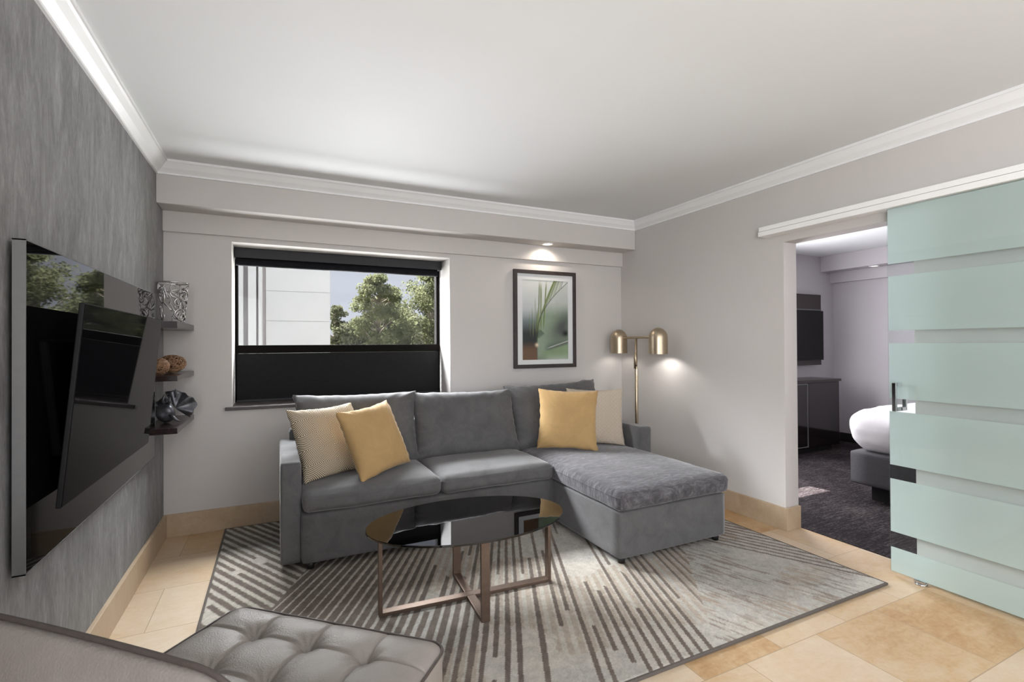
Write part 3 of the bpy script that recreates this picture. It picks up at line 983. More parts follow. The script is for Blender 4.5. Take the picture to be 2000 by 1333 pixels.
def art():
    nx, nz = 128, 192
    u, v = np.meshgrid(np.linspace(0, 1, nx), np.linspace(0, 1, nz))   # v up

    def sm(a, b, x):
        t = np.clip((x - a) / (b - a), 0, 1)
        return t * t * (3 - 2 * t)

    def lay(c, col, k):
        return c * (1 - k[..., None]) + np.array(col) * k[..., None]
    c = np.ones((nz, nx, 3)) * np.array((0.76, 0.78, 0.76))
    c = lay(c, (0.60, 0.63, 0.64), sm(0.95, 0.6, v) * sm(0.7, 0.1, u))
    c = lay(c, (0.22, 0.27, 0.27), sm(0.66, 0.46, v) * sm(0.75, 0.2, u))
    c = lay(c, (0.030, 0.036, 0.036), sm(0.54, 0.32, v) * sm(0.62, 0.25, u))
    c = lay(c, (0.17, 0.095, 0.055), sm(0.25, 0.10, v) * sm(0.42, 0.25, u))
    # midrib, from low left to top right
    vm = np.clip((v - 0.22) / 0.78, 0, 1)
    rib = 0.31 + 0.11 * vm + 0.60 * np.clip((v - 0.42) / 0.58, 0, 1) ** 1.75
    d = u - rib
    # leaf body right of the midrib
    body = sm(-0.01, 0.03, d) * sm(0.02, 0.25, v + 0.15)
    pale = np.ones_like(c) * np.array((0.30, 0.38, 0.28))
    pale = lay(pale, (0.62, 0.65, 0.63), sm(0.52, 0.78, v))
    pale = lay(pale, (0.09, 0.105, 0.10), np.exp(-(((u - 0.86) / 0.26) ** 2 + ((v - 0.42 - 0.35 * (u - 0.86)) / 0.165) ** 2)) * 1.0)
    pale = lay(pale, (0.015, 0.02, 0.018), np.exp(-(((u - 0.94) / 0.09) ** 2 + ((v - 0.33) / 0.05) ** 2)))
    pale = lay(pale, (0.10, 0.12, 0.11), np.exp(-((v - 0.13 - 0.18 * (u - 0.5)) / 0.06) ** 2) * sm(0.42, 0.6, u) * 0.8)
    low = sm(0.02, -0.02, v - (0.10 + 0.17 * (u - 0.45)))
    pale = lay(pale, (0.26, 0.36, 0.21), low * sm(0.35, 0.5, u))
    edge = np.exp(-((v - (0.125 + 0.20 * (u - 0.45))) / 0.006) ** 2) * sm(0.5, 0.62, u)
    pale = lay(pale, (0.60, 0.64, 0.58), edge)
    pale = pale * (0.9 + 0.2 * fbm(u * 6, v * 9, 3)[..., None])
    c = c * (1 - body[..., None]) + pale * body[..., None]
    # long fronds rising left of the midrib
    for (x0, x1, w, a, top, k) in [(0.34, 0.37, 0.010, 0.40, 1.0, 0.9), (0.40, 0.40, 0.012, 0.42, 0.99, 0.75), (0.46, 0.52, 0.010, 0.45, 1.0, 0.95), (0.28, 0.27, 0.008, 0.38, 0.80, 0.5),
                                   (0.22, 0.20, 0.010, 0.34, 0.68, 0.45), (0.36, 0.43, 0.006, 0.38, 0.9, 0.6), (0.31, 0.33, 0.014, 0.30, 0.66, 0.8), (0.16, 0.13, 0.008, 0.36, 0.62, 0.35)]:
        xl = x0 + (x1 - x0) * (v - a) / (1 - a)
        g = np.exp(-((u - xl) / w) ** 2) * sm(a - 0.1, a + 0.05, v) * sm(top + 0.02, top - 0.12, v) * k
        c = lay(c, (0.08, 0.12, 0.03), np.clip(g * 1.15, 0, 1))
        g2 = np.exp(-((u - xl - w * 1.3) / (w * 0.7)) ** 2) * sm(a - 0.1, a + 0.05, v) * sm(top + 0.02, top - 0.12, v) * k
        c = lay(c, (0.44, 0.54, 0.20), np.clip(g2, 0, 1) * 0.8)
    # leaflets along the upper rib
    for i in range(16):
        t = 0.50 + 0.40 * i / 15
        rx = 0.31 + 0.11 * (t - 0.22) / 0.78 + 0.60 * max(0, (t - 0.42) / 0.58) ** 1.75
        x = rx + (v - t) * 0.50 + 0.35 * np.clip(v - t, 0, 1) ** 2
        g = np.exp(-((u - x) / (0.006 + 0.012 * np.clip(v - t, 0, 1))) ** 2) * sm(t - 0.02, t + 0.02, v) * sm(-0.02, -0.004, d) ** 0 * (d < 0.004)
        c = lay(c, ((0.07, 0.10, 0.03), (0.40, 0.50, 0.20), (0.12, 0.17, 0.06))[i % 3], np.clip(g, 0, 1) * 0.9)
    g = np.exp(-(d / 0.012) ** 2) * sm(0.2, 0.3, v)
    c = lay(c, (0.05, 0.065, 0.05), g * 0.85)
    # small glow and bark at the foot
    c = lay(c, (0.90, 0.72, 0.50), np.exp(-(((u - 0.31) / 0.035) ** 2 + ((v - 0.185) / 0.022) ** 2)))
    for i in range(6):
        x = 0.31 + 0.13 * (i / 6)
        g = np.exp(-(((v - 0.30 - 0.06 * i / 6 + 0.5 * (u - x)) / 0.009) ** 2)) * sm(0.02, -0.02, np.abs(u - x) - 0.05)
        c = lay(c, (0.03, 0.045, 0.035), np.clip(g, 0, 1) * 0.8)
    X = IX0 + (IX1 - IX0) * u - pic.location[0]
    Z = IZ0 + (IZ1 - IZ0) * v - pic.location[2]
    Vv = np.stack([X.ravel(), np.full(X.size, -0.0115), Z.ravel()], 1)
    ii = np.arange(nx * nz).reshape(nz, nx)
    Ff = np.stack([ii[:-1, :-1].ravel(), ii[:-1, 1:].ravel(), ii[1:, 1:].ravel(), ii[1:, :-1].ravel()], 1)
    from_np('print', Vv.tolist(), Ff.tolist(), 'print', pic, True, cols=np.clip(c, 0, 1).reshape(-1, 3))


art()
g_ = pic.location
from_np('glazing', [(x - g_[0], -0.0215 - g_[1], z - g_[2]) for x, z in ((X0 + fwid, Z0 + fwid), (X1 - fwid, Z0 + fwid), (X1 - fwid, Z1 - fwid), (X0 + fwid, Z1 - fwid))], [(0, 1, 2, 3)], 'pane', pic, False)

# ------------------------------------------------------------------ recessed light above the picture, and the bedroom one
for name, loc, lab, en in [('recessed_light', (3.055, -0.125, ZS1), 'lit recessed spotlight in the bulkhead above the framed picture', 3.2),
                           ('recessed_light', (7.50, -0.62, 2.31), 'recessed spotlight in the bedroom bulkhead', 1.0)]:
    r = empty(name, loc, lab, 'spotlight', 'recessed bulkhead spotlights')
    lathe('trim_ring', [(0.036, -0.002), (0.044, -0.007), (0.056, -0.006), (0.060, 0.0), (0.036, 0.0), (0.036, -0.002)], 'white_metal', r, 36, caps=False)
    lathe('lens', [(0.0, -0.003), (0.037, -0.003), (0.037, -0.001), (0.0, -0.001)], 'bulb' if en > 2 else 'bulb_dim', r, 28)
    if en > 2:
        d = bpy.data.lights.new('recessed_lamp', 'SPOT')
        d.energy, d.color, d.spot_size, d.spot_blend, d.shadow_soft_size = en, (1, 0.88, 0.74), 2.75, 0.6, 0.02
        lo_ = bpy.data.objects.new('recessed_lamp', d)
        COL.objects.link(lo_)
        lo_.location = (loc[0], loc[1], loc[2] - 0.012)

# ------------------------------------------------------------------ floor lamp
LX, LY = 3.865, -0.42
fl = empty('floor_lamp', (LX, LY, 0), 'brass floor lamp with two domed heads in the corner behind the sofa', 'floor lamp')
lathe('base', [(0.0, 0), (0.112, 0), (0.114, 0.006), (0.110, 0.014), (0.02, 0.020), (0.0, 0.020)], 'brass', fl, 40)
lathe('pole', [(0.0, 0.018), (0.0155, 0.018), (0.0155, 1.10), (0.0115, 1.105), (0.0115, 1.403), (0, 1.403)], 'brass', fl, 18)
lathe('collar', [(0.0118, 1.106), (0.0165, 1.106), (0.0165, 1.255), (0.0118, 1.26)], 'brass', fl, 18, loc=(-0.004, 0.006, 0))
lathe('switch', [(0, 0), (0.006, 0), (0.006, 0.012), (0, 0.013)], 'black_plastic', fl, 12, loc=(-0.010, -0.010, 1.135), rot=(PI / 2, 0, -0.6))
tubes('crossbar', [[(0, 0.265, 1.408), (0, 0.1, 1.408), (0, -0.1, 1.408), (0, -0.305, 1.408)]], 0.0125, 'brass', fl, 14)
for yy in (0.265, -0.305):
    prof = [(0.0845, 1.253), (0.0845, 1.40)]
    prof += [(0.0845 * math.cos(a), 1.40 + 0.0945 * math.sin(a)) for a in [PI / 2 * i / 10 for i in range(1, 10)]] + [(0.0, 1.4945)]
    inner = [(0.0, 1.488)] + [(0.081 * math.cos(a), 1.40 + 0.088 * math.sin(a)) for a in [PI / 2 * i / 8 for i in range(7, 0, -1)]] + [(0.081, 1.40), (0.081, 1.253), (0.0845, 1.253)]
    hd_ = lathe('lamp_head', prof + inner, 'brass', fl, 40, loc=(0, yy, 0), caps=False)
    b_ = lathe('bulb', [(0.0, 1.285), (0.02, 1.288), (0.033, 1.305), (0.033, 1.33), (0.02, 1.36), (0, 1.37)], 'bulb', hd_, 20)
    d = bpy.data.lights.new('lamp_light', 'SPOT')
    d.energy, d.color, d.spot_size, d.spot_blend, d.shadow_soft_size = (2.2 if yy < 0 else 0.4), (1, 0.97, 0.92), 2.5, 0.35, 0.03
    lo_ = bpy.data.objects.new('lamp_light', d)
    COL.objects.link(lo_)
    lo_.location = (LX, LY + yy, 1.275)

# ------------------------------------------------------------------ rug


def make_rug():
    rx0, rx1, ry0, ry1 = 0.385, 3.765, -2.615, -0.045
    nx, ny = 560, 426
    xs, ys = np.linspace(rx0, rx1, nx), np.linspace(ry0, ry1, ny)
    X, Y = np.meshgrid(xs, ys)
    cream = np.array((0.480, 0.447, 0.392))
    grey = np.array((0.385, 0.372, 0.345))
    brown = np.array((0.150, 0.124, 0.106))
    tan = np.array((0.37, 0.30, 0.235))
    f1 = fbm(X * 2.2, Y * 2.2, 11)
    c = cream + (grey - cream) * np.clip((f1 - 0.35) * 2.5, 0, 1)[..., None]
    pile = 0.86 + 0.28 * vnoise(X * 170, Y * 170, 5)
    wob = 0.006 * (vnoise(X * 60, Y * 60, 8) - 0.5)

    def fam(ang):
        a = math.radians(ang)
        return X * math.cos(a) + Y * math.sin(a), -X * math.sin(a) + Y * math.cos(a)

    def rnd(k, seed):
        return ((np.sin(k * 12.9898 + seed * 78.233) * 43758.5453) % 1.0)
    # boundary between the zones (lines through known floor points)
    tb, sb = fam(64.5)
    s_ab = -0.772 * math.sin(math.radians(64.5)) + -1.23 * math.cos(math.radians(64.5))
    zoneA = sb > s_ab
    tr, sr_ = fam(52.5)
    s_bc = -2.80 * math.sin(math.radians(52.5)) + -2.18 * math.cos(math.radians(52.5))
    zoneC = sr_ < s_bc
    zoneB = ~zoneA & ~zoneC
    # A: dark stripes falling to the right
    ta_, sa_ = fam(-60.5)
    p = 0.0535
    ka = np.floor(sa_ / p)
    fr = (sa_ + wob) / p - ka
    wA = 0.46 + 0.20 * vnoise(ta_ * 2.5 + ka * 3.1, ka * 1.7, 4)
    corner = (X < 0.62) & (Y < -1.42 - (X - 0.4) * 1.6)
    offA = (vnoise(ta_ * 3 + ka * 9.7, ka * 0 + 3.0, 21) > 0.93) | (Y < -1.42 - 0.75 * (X - 0.4) - 0.12 * rnd(ka, 2))
    mA = zoneA & (fr < wA) & ~offA
    # B: stripes rising to the right; dense brown at the left thinning to the right
    angB = 64.5 - 12.0 * np.clip((X - 0.8) / 2.0, 0, 1)
    tb2, sb2 = fam(58.0)
    # fan the stripes a little: rotate about a far pivot
    pvx, pvy = 5.6, 6.4
    ang = np.degrees(np.arctan2(pvy - Y, pvx - X))
    rad = np.hypot(pvx - X, pvy - Y)
    pb = 0.315
    q = ang / pb
    kb = np.floor(q)
    frb = q - kb + wob * 3.0
    dense = np.clip((1.95 - X - 0.35 * (Y + 1.9)) / 0.95, 0, 1)
    dense *= np.clip((Y + 2.02 + 0.55 * (X - 1.0)) / 0.35 + 0.55 * rnd(kb, 7) - 0.2, 0, 1)
    wB = 0.40 + 0.42 * dense + 0.10 * (rnd(kb, 5) - 0.5)
    on1 = vnoise(rad * 1.9 + rnd(kb, 1) * 40, kb * 0.0 + 0.5, 31) + 0.42 * dense
    thr = 0.46 + 0.10 * np.clip((X - 2.2) / 0.9, 0, 1)
    onB = (on1 > thr - 0.01) | (rnd(kb, 3) > 0.82)
    mB = zoneB & (frb < wB) & onB
    lastB = zoneB & (sr_ - s_bc < 0.022)
    midtan = zoneB & (fbm(X * 1.5 + 4, Y * 1.5, 17) > 0.56)
    c = np.where(midtan[..., None] & ~mB[..., None] & ((frb < 0.8) & (frb > 0.25))[..., None], c * 0.35 + tan * 0.65, c)
    # distressed streaks: worn patches on the cream
    a = math.radians(60)
    sx, sy = X * math.cos(a) + Y * math.sin(a), -X * math.sin(a) + Y * math.cos(a)
    a = math.radians(-70)
    sx, sy = X * math.cos(a) + Y * math.sin(a), -X * math.sin(a) + Y * math.cos(a)
    worn = fbm(sx * 9, sy * 75, 41, 4)
    patch = fbm(X * 2.0, Y * 2.4, 47)
    wk = np.clip((worn - 0.54) * 9, 0, 1) * np.clip((patch - 0.40) * 6, 0, 1) * (0.22 + 0.72 * zoneC)
    c = c * (1 - wk[..., None]) + np.array((0.25, 0.21, 0.18)) * wk[..., None]
    tanp = np.clip((fbm(X * 2.3 + 9, Y * 3.4 + 2, 53) - 0.60) * 9, 0, 1) * np.clip((worn - 0.40) * 6, 0, 1) * zoneC * 0.65
    c = c * (1 - tanp[..., None]) + tan * tanp[..., None]
    # B/A edge speckle where pile is brown
    brn = brown + (tan - brown) * (np.clip((fbm(X * 1.7, Y * 1.7 + 3, 61) - 0.52) * 4, 0, 0.55) * zoneB)[..., None]
    msk = (mA | mB)
    c = np.where(msk[..., None], brn * (0.9 + 0.25 * vnoise(X * 30, Y * 30, 71))[..., None], c)
    # C: thin lines along the outer right edge
    tc_, sc_ = fam(-62.0)
    e = sc_ - (3.48 * math.sin(math.radians(62)) + -2.035 * math.cos(math.radians(62)))
    kc = np.floor(e / 0.052)
    frc = (e + wob) / 0.052 - kc
    mC = (X > 2.9) & (e > -0.01) & (frc < 0.36) & (vnoise(tc_ * 1.6 + kc * 5.3, kc * 0 + 0.5, 81) > 0.26)
    mC &= (kc < 9)
    mC |= (Y > -1.75) & (X > 2.9) & (frc < 0.5)
    c = np.where(mC[..., None], brown * 1.15 * (0.9 + 0.25 * vnoise(X * 30, Y * 30, 71))[..., None], c)
    speck = 0.80 + 0.34 * fbm(X * 34, Y * 34, 77, 3)
    c = c * pile[..., None] * np.clip(speck, 0.8, 1.06)[..., None]
    # binding round the rim
    rim = np.minimum(np.minimum(X - rx0, rx1 - X), np.minimum(Y - ry0, ry1 - Y))
    Z = np.where(rim > 0.006, 0.0135 + 0.0012 * vnoise(X * 120, Y * 120, 91), 0.010)
    Vv = np.stack([X.ravel(), Y.ravel(), Z.ravel()], 1)
    ii = np.arange(nx * ny).reshape(ny, nx)
    Ff = np.stack([ii[:-1, :-1].ravel(), ii[:-1, 1:].ravel(), ii[1:, 1:].ravel(), ii[1:, :-1].ravel()], 1)
    rg = from_np('area_rug', Vv.tolist(), Ff.tolist(), 'rug', None, True, cols=np.clip(c, 0, 1).reshape(-1, 3))
    tag(rg, 'cream and brown striped area rug under the sofa and glass table', 'rug')
    bm = bmesh.new()
    b = 0.010
    for lo, hi in [((rx0 - b, ry0 - b, 0.0005), (rx1 + b, ry0 + 0.003, 0.0135)), ((rx0 - b, ry1 - 0.003, 0.0005), (rx1 + b, ry1 + b, 0.0135)),
                   ((rx0 - b, ry0, 0.0005), (rx0 + 0.003, ry1, 0.0135)), ((rx1 - 0.003, ry0, 0.0005), (rx1 + b, ry1, 0.0135))]:
        add_box(bm, lo, hi, 0.003)
    from_bm('binding', bm, 'rug_binding', rg)
    return rg


make_rug()
RZ = 0.0158

# ------------------------------------------------------------------ sectional sofa
sf = empty('sectional_sofa', (2.1, -0.6, RZ), 'charcoal velvet sectional sofa with a chaise under the window', 'sofa')
so = sf.location


def sl(x, y, z):
    return (x - so[0], y - so[1], z - so[2])


def sbox(name, lo, hi, mat='sofa', r=0.02, **kw):
    c = [(lo[i] + hi[i]) / 2 for i in range(3)]
    return soft_box(name, [hi[i] - lo[i] for i in range(3)], r, mat, sf, sl(*c), **kw)


sbox('seat_base', (0.850, -1.048, 0.055), (2.570, -0.20, 0.355), r=0.022, amp=0.003, seed=1)
sbox('chaise_base', (2.558, -1.815, 0.055), (3.450, -0.20, 0.340), r=0.014, amp=0.0015, seed=2)
sbox('arm', (0.737, -1.005, 0.055), (0.852, -0.14, 0.655), r=0.018, amp=0.003, seed=3)
sbox('arm', (3.432, -0.99, 0.055), (3.545, -0.14, 0.655), r=0.018, amp=0.003, seed=4)
sbox('back_frame', (0.80, -0.235, 0.10), (3.50, -0.12, 0.74), r=0.03, amp=0.002, seed=5)
sbox('seat_cushion', (0.856, -1.075, 0.357), (1.700, -0.26, 0.478), r=0.042, crown=0.018, front_bulge=0.012, amp=0.008, freq=4, seed=6, n=22)
sbox('seat_cushion', (1.706, -1.072, 0.355), (2.552, -0.26, 0.474), r=0.040, crown=0.020, front_bulge=0.012, amp=0.009, freq=4, seed=9, n=22)
sbox('chaise_cushion', (2.545, -1.838, 0.342), (3.468, -0.26, 0.462), 'sofa_crushed', r=0.036, crown=0.026, front_bulge=0.010, amp=0.007, freq=4, seed=12, n=26)


def seam(o, z, r=0.003):
    # welt sewn round an upholstered block at height z
    b = bmesh.new()
    b.from_mesh(o.data)
    g = bmesh.ops.bisect_plane(b, geom=b.verts[:] + b.edges[:] + b.faces[:], plane_co=(0, 0, z), plane_no=(0, 0, 1))
    cutv = [e for e in g['geom_cut'] if isinstance(e, bmesh.types.BMVert)]
    pts = sorted(((math.atan2(v.co.y / o.dimensions.y, v.co.x / o.dimensions.x), v.co.copy()) for v in cutv), key=lambda q: q[0])
    path = []
    for a, p in pts:
        if not path or (p - path[-1]).length > 0.006:
            path.append(p)
    b.free()
    tubes('seam_welt', [path], r, o.data.materials[0].name, o, 6, True)


bpy.context.view_layer.update()
for ob in [c for c in sf.children if c.name.startswith(('seat_cushion', 'chaise_cushion'))]:
    seam(ob, 0.026)
for (xc, w_, h_, yc, zc, tx, rz_, ry_, sd) in [(1.272, 0.86, 0.535, -0.395, 0.722, -0.33, 0.0, 0.010, 3), (2.118, 0.875, 0.515, -0.395, 0.712, -0.36, 0.0, 0.012, 8), (2.985, 0.91, 0.545, -0.385, 0.728, -0.34, 0.0, -0.03, 13)]:
    V, F, rim = pillow_mesh(w_ * 1.04, h_ * 1.04, 0.25, 44, 0.075, 0.48, 3.2, 0.014, sd, 0.3)
    bc = from_np('back_cushion', V, F, 'sofa', sf, True, loc=sl(xc, yc, zc), rot=(tx, ry_, rz_))
    tubes('seam_welt', [rim], 0.0038, 'sofa', bc, 6, True)
for (x, y) in [(0.90, -1.00), (2.61, -1.765), (3.40, -1.77), (0.90, -0.26), (3.40, -0.26), (2.50, -1.00)]:
    lathe('foot', [(0.0, 0), (0.021, 0), (0.025, 0.045), (0.0, 0.045)], 'sofa_foot', sf, 20, loc=sl(x, y, RZ))

# ------------------------------------------------------------------ scatter cushions


def cushion(size, t, loc, yaw_, tilt, roll_, mat, label, seed, group=None):
    V, F, rim = pillow_mesh(size * 1.04, size * 1.04, t, 40, 0.085, 0.52, 3.0, 0.010, seed, 0.2)
    o = from_np('throw_pillow', V, F, mat, None, True)
    Mx = Matrix.Rotation(yaw_, 4, 'Z') @ Matrix.Rotation(tilt, 4, 'X') @ Matrix.Rotation(roll_, 4, 'Y')
    Mx.translation = Vector(loc)
    o.matrix_world = Mx
    tag(o, label, 'pillow', 'throw pillows on the sofa')
    return o


cushion(0.48, 0.17, (1.045, -0.64, 0.705), 0.472, -0.46, -0.01, 'diamond', 'beige diamond-patterned pillow leaning by the left sofa arm', 1)
cushion(0.46, 0.17, (1.318, -0.785, 0.716), 0.62, -0.42, -0.074, 'gold', 'gold pillow leaning on the diamond-patterned pillow at the left', 2)
cushion(0.48, 0.17, (2.881, -0.735, 0.728), -0.534, -0.26, 0.035, 'gold', 'gold pillow standing upright on the chaise end', 3)
cushion(0.48, 0.17, (3.225, -0.635, 0.716), -0.506, -0.30, 0.009, 'zigzag', 'beige fine-weave pillow behind the upright gold pillow', 4)

# ------------------------------------------------------------------ coffee table
ct = empty('coffee_table', (1.638, -1.735, RZ), 'oval smoked glass coffee table on crossed bronze frames', 'coffee table', rz=-0.06)
EA, EB = 0.530, 0.330
V, F = [], []
nseg = 96
prof = [(0.996, 0.4075), (1.0, 0.4095), (1.0, 0.4165), (0.996, 0.4185)]
for s, z in prof:
    for k in range(nseg):
        t = 2 * PI * k / nseg
        V.append((EA * s * math.cos(t), EB * s * math.sin(t), z))
for i in range(3):
    for k in range(nseg):
        l = (k + 1) % nseg
        F.append((i * nseg + k, i * nseg + l, (i + 1) * nseg + l, (i + 1) * nseg + k))
F += [tuple(range(nseg))[::-1], tuple(3 * nseg + k for k in range(nseg))]
from_np('glass_top', V, F, 'table_glass', ct, False)
bm = bmesh.new()
add_box(bm, (-0.452, -0.022, 0.0), (0.452, 0.022, 0.018), 0.0015)
from_bm('floor_bar', bm, 'bronze_leg', ct)
bm = bmesh.new()
add_box(bm, (-0.022, -0.242, 0.0), (0.022, -0.0225, 0.018), 0.0015)
add_box(bm, (-0.022, 0.0225, 0.0), (0.022, 0.242, 0.018), 0.0015)
from_bm('floor_bar', bm, 'bronze_leg', ct)
for sx in (-1, 1):
    box('leg', (sx * 0.461 - 0.009, -0.022, 0.0), (sx * 0.461 + 0.009, 0.022, 0.407), 'bronze_leg', ct, 0.0015)
    box('leg', (-0.022, sx * 0.251 - 0.009, 0.0), (0.022, sx * 0.251 + 0.009, 0.407), 'bronze_leg', ct, 0.0015)

# ------------------------------------------------------------------ tufted lounge chair in the foreground
cu, cn = Vector((0.741, -0.672, 0)), Vector((0.672, 0.741, 0))
O = Vector((0.89, -2.575, 0))
cang = math.atan2(cu.y, cu.x)
cc = O + cu * (-0.065)
ch = empty('lounge_chair', (cc.x, cc.y, 0), 'taupe tufted leather lounge chair seen from behind in the foreground', 'armchair', rz=cang)
# local x = along the front edge, local y = forward
HW, YF, YB = 0.397, 0.080, -0.70
ZP = 0.43


def tuft():
    V, F = [], []
    nu, nv = 190, 180
    bx = [-0.197, 0.0, 0.197]
    by = [-0.058 - 0.172 * i for i in range(4)]
    rc = 0.055
    for j in range(nv + 1):
        y = YB + (YF - YB) * j / nv
        for i in range(nu + 1):
            x = -HW + 2 * HW * i / nu
            # rounded front corners
            xx, yy = x, y
            if y > YF - rc and abs(x) > HW - rc:
                dx, dy = abs(x) - (HW - rc), y - (YF - rc)
                m_ = max(dx, dy)
                l_ = math.hypot(dx, dy)
                if l_ > 0:
                    xx = math.copysign(HW - rc + dx * m_ / l_, x)
                    yy = YF - rc + dy * m_ / l_
            e = min(HW - abs(x), YF - y, y - YB)
            roll_ = 1 - math.exp(-max(0, e) / 0.022)
            z = ZP + 0.030 * roll_
            # biscuit seams and deep buttons
            gx = min(abs(x - b) for b in bx)
            gy = min(abs(y - b) for b in by)
            z -= 0.008 * math.exp(-(gx / 0.0042) ** 2) * roll_
            z -= 0.008 * math.exp(-(gy / 0.0042) ** 2) * roll_
            z -= (0.0045 * math.exp(-(gx / 0.03) ** 2) + 0.0045 * math.exp(-(gy / 0.03) ** 2)) * roll_
            for b1 in bx:
                for b2 in by:
                    d = math.hypot(x - b1, y - b2)
                    if d < 0.16:
                        a = math.atan2(y - b2, x - b1)
                        z -= 0.036 * math.exp(-(d / 0.026) ** 1.15) * (1 + 0.16 * math.sin(a * 10 + b1 * 40) * min(1, d / 0.015))
            V.append((xx, yy, z))
    m_ = nu + 1
    for j in range(nv):
        for i in range(nu):
            F.append((j * m_ + i, j * m_ + i + 1, (j + 1) * m_ + i + 1, (j + 1) * m_ + i))
    # side skirt
    ring = [i for i in range(m_)] + [j * m_ + nu for j in range(1, nv + 1)] + [nv * m_ + i for i in range(nu - 1, -1, -1)] + [j * m_ for j in range(nv - 1, 0, -1)]
    base = len(V)
    for k in ring:
        V.append((V[k][0], V[k][1], ZP - 0.11))
    n_ = len(ring)
    for k in range(n_):
        l = (k + 1) % n_
        F.append((ring[l], ring[k], base + k, base + l))
    return V, F, [Vector((V[k][0], V[k][1], ZP + 0.006)) for k in ring], bx, by


V, F, ring, bx, by = tuft()
st = from_np('tufted_seat', V, F, 'leather', ch)
tubes('seat_piping', [ring[::2]], 0.0042, 'piping', st, 8, True)
for b1 in bx:
    for b2 in by[:3]:
        lathe('button', [(0.0, 0.006), (0.007, 0.005), (0.011, 0.0), (0.0, -0.002)], 'leather', st, 16, loc=(b1, b2, ZP - 0.019))
soft_box('seat_frame', (2 * HW - 0.006, YF - YB - 0.006, 0.15), 0.02, 'leather', ch, loc=(0, (YF + YB) / 2, 0.245), amp=0.001, n=8)
for sx in (-1, 1):
    for yy in (YF - 0.07, YB - 0.02):
        lathe('leg', [(0.0, 0), (0.014, 0), (0.022, 0.172), (0.0, 0.172)], 'dark_wood', ch, 16, loc=(sx * (HW - 0.06), yy, 0.0155 if yy > -0.1 else 0.0005))


def chair_back():
    # cushion-like backrest with a knife edge welt, rounded upper corners
    w_, h_, t_ = 1.01, 0.56, 0.11
    nu, nv = 48, 32
    V, F, idx = [], [], {}
    rc = 0.15
    for side in (-1, 1):
        for j in range(nv + 1):
            v = -1 + 2 * j / nv
            for i in range(nu + 1):
                u = -1 + 2 * i / nu
                rim = i in (0, nu) or j in (0, nv)
                if rim and side == 1:
                    idx[side, i, j] = idx[-1, i, j]
                    continue
                x, z = u * w_ / 2, v * h_ / 2
                if z > h_ / 2 - rc and abs(x) > w_ / 2 - rc:
                    dx, dz = abs(x) - (w_ / 2 - rc), z - (h_ / 2 - rc)
                    mm, ll = max(dx, dz), math.hypot(dx, dz)
                    if ll > 0:
                        x = math.copysign(w_ / 2 - rc + dx * mm / ll, x)
                        z = h_ / 2 - rc + dz * mm / ll
                z += 0.014 * (1 - u * u) * (v + 1) / 2
                pr = max(0, (1 - abs(u) ** 3.5) * (1 - abs(max(v, -0.5)) ** 3)) ** 0.85
                y = -t_ / 2 * pr if side < 0 else 0.002 * pr
                idx[side, i, j] = len(V)
                V.append((x, y, z))
        for j in range(nv):
            for i in range(nu):
                q = (idx[side, i, j], idx[side, i + 1, j], idx[side, i + 1, j + 1], idx[side, i, j + 1])
                F.append(q if side == -1 else q[::-1])
    rim = [idx[-1, 0, j] for j in range(nv)] + [idx[-1, i, nv] for i in range(nu)] + [idx[-1, nu, j] for j in range(nv, -1, -1)]
    return V, F, [Vector(V[k]) for k in rim]


V, F, rim = chair_back()
bk = from_np('backrest', V, F, 'leather', ch, True, loc=(0.012, -0.740, 0.600), rot=(0.02, 0, 0))
tubes('back_piping', [rim], 0.0044, 'piping', bk, 10)

# ------------------------------------------------------------------ bedroom furniture
cr_o = empty('credenza', (6.5, -0.21, 0.06), 'dark glossy credenza under the bedroom television', 'cabinet')
pt('cabinet_body', (5.90, -0.385, 0.062), (7.145, -0.03, 0.862), 'espresso', cr_o, 0.002)
pt('cabinet_top', (5.88, -0.41, 0.862), (7.155, -0.02, 0.892), 'espresso', cr_o, 0.003)
d1 = pt('door', (5.92, -0.402, 0.085), (6.498, -0.386, 0.852), 'smoke', cr_o, 0.001)
bm = bmesh.new()
o_ = cr_o.location
for lo, hi in [((6.486, -0.405, 0.085), (6.500, -0.402, 0.852)), ((5.92, -0.405, 0.842), (6.486, -0.402, 0.852)), ((5.92, -0.405, 0.085), (6.486, -0.402, 0.095))]:
    lbox(bm, lo, hi)
from_bm('door_trim', bm, 'silver', cr_o)
pt('door', (6.512, -0.402, 0.085), (7.10, -0.386, 0.852), 'smoke', cr_o, 0.001)
pt('plinth', (5.98, -0.32, 0.0045), (7.08, -0.05, 0.062), 'bed_plinth', cr_o)  # black block standing in for the shade beneath the wall-hung credenza

bp = empty('wall_panel', (6.8, -0.02, 1.5), 'dark brown wall panel behind the bedroom television', 'wall panel')
pt('panel_board', (6.10, -0.085, 1.052), (7.275, -0.002, 1.985), 'espresso', bp, 0.002)
pt('panel_strip', (6.10, -0.092, 1.775), (7.275, -0.086, 1.788), 'silver', bp)
bt = empty('television', (6.6, -0.10, 1.12), 'flat television mounted on the bedroom wall panel', 'television')
pt('casing', (6.18, -0.125, 1.118), (7.262, -0.088, 1.768), 'black_plastic', bt, 0.003)
pt('screen', (6.19, -0.1275, 1.150), (7.252, -0.1255, 1.760), 'screen', bt)

bed = empty('bed', (5.98, -2.62, 0.004), 'bed with white duvet on a charcoal base in the bedroom', 'bed')


def bl_(x, y, z):
    return (x - 5.98, y + 2.62, z - 0.004)


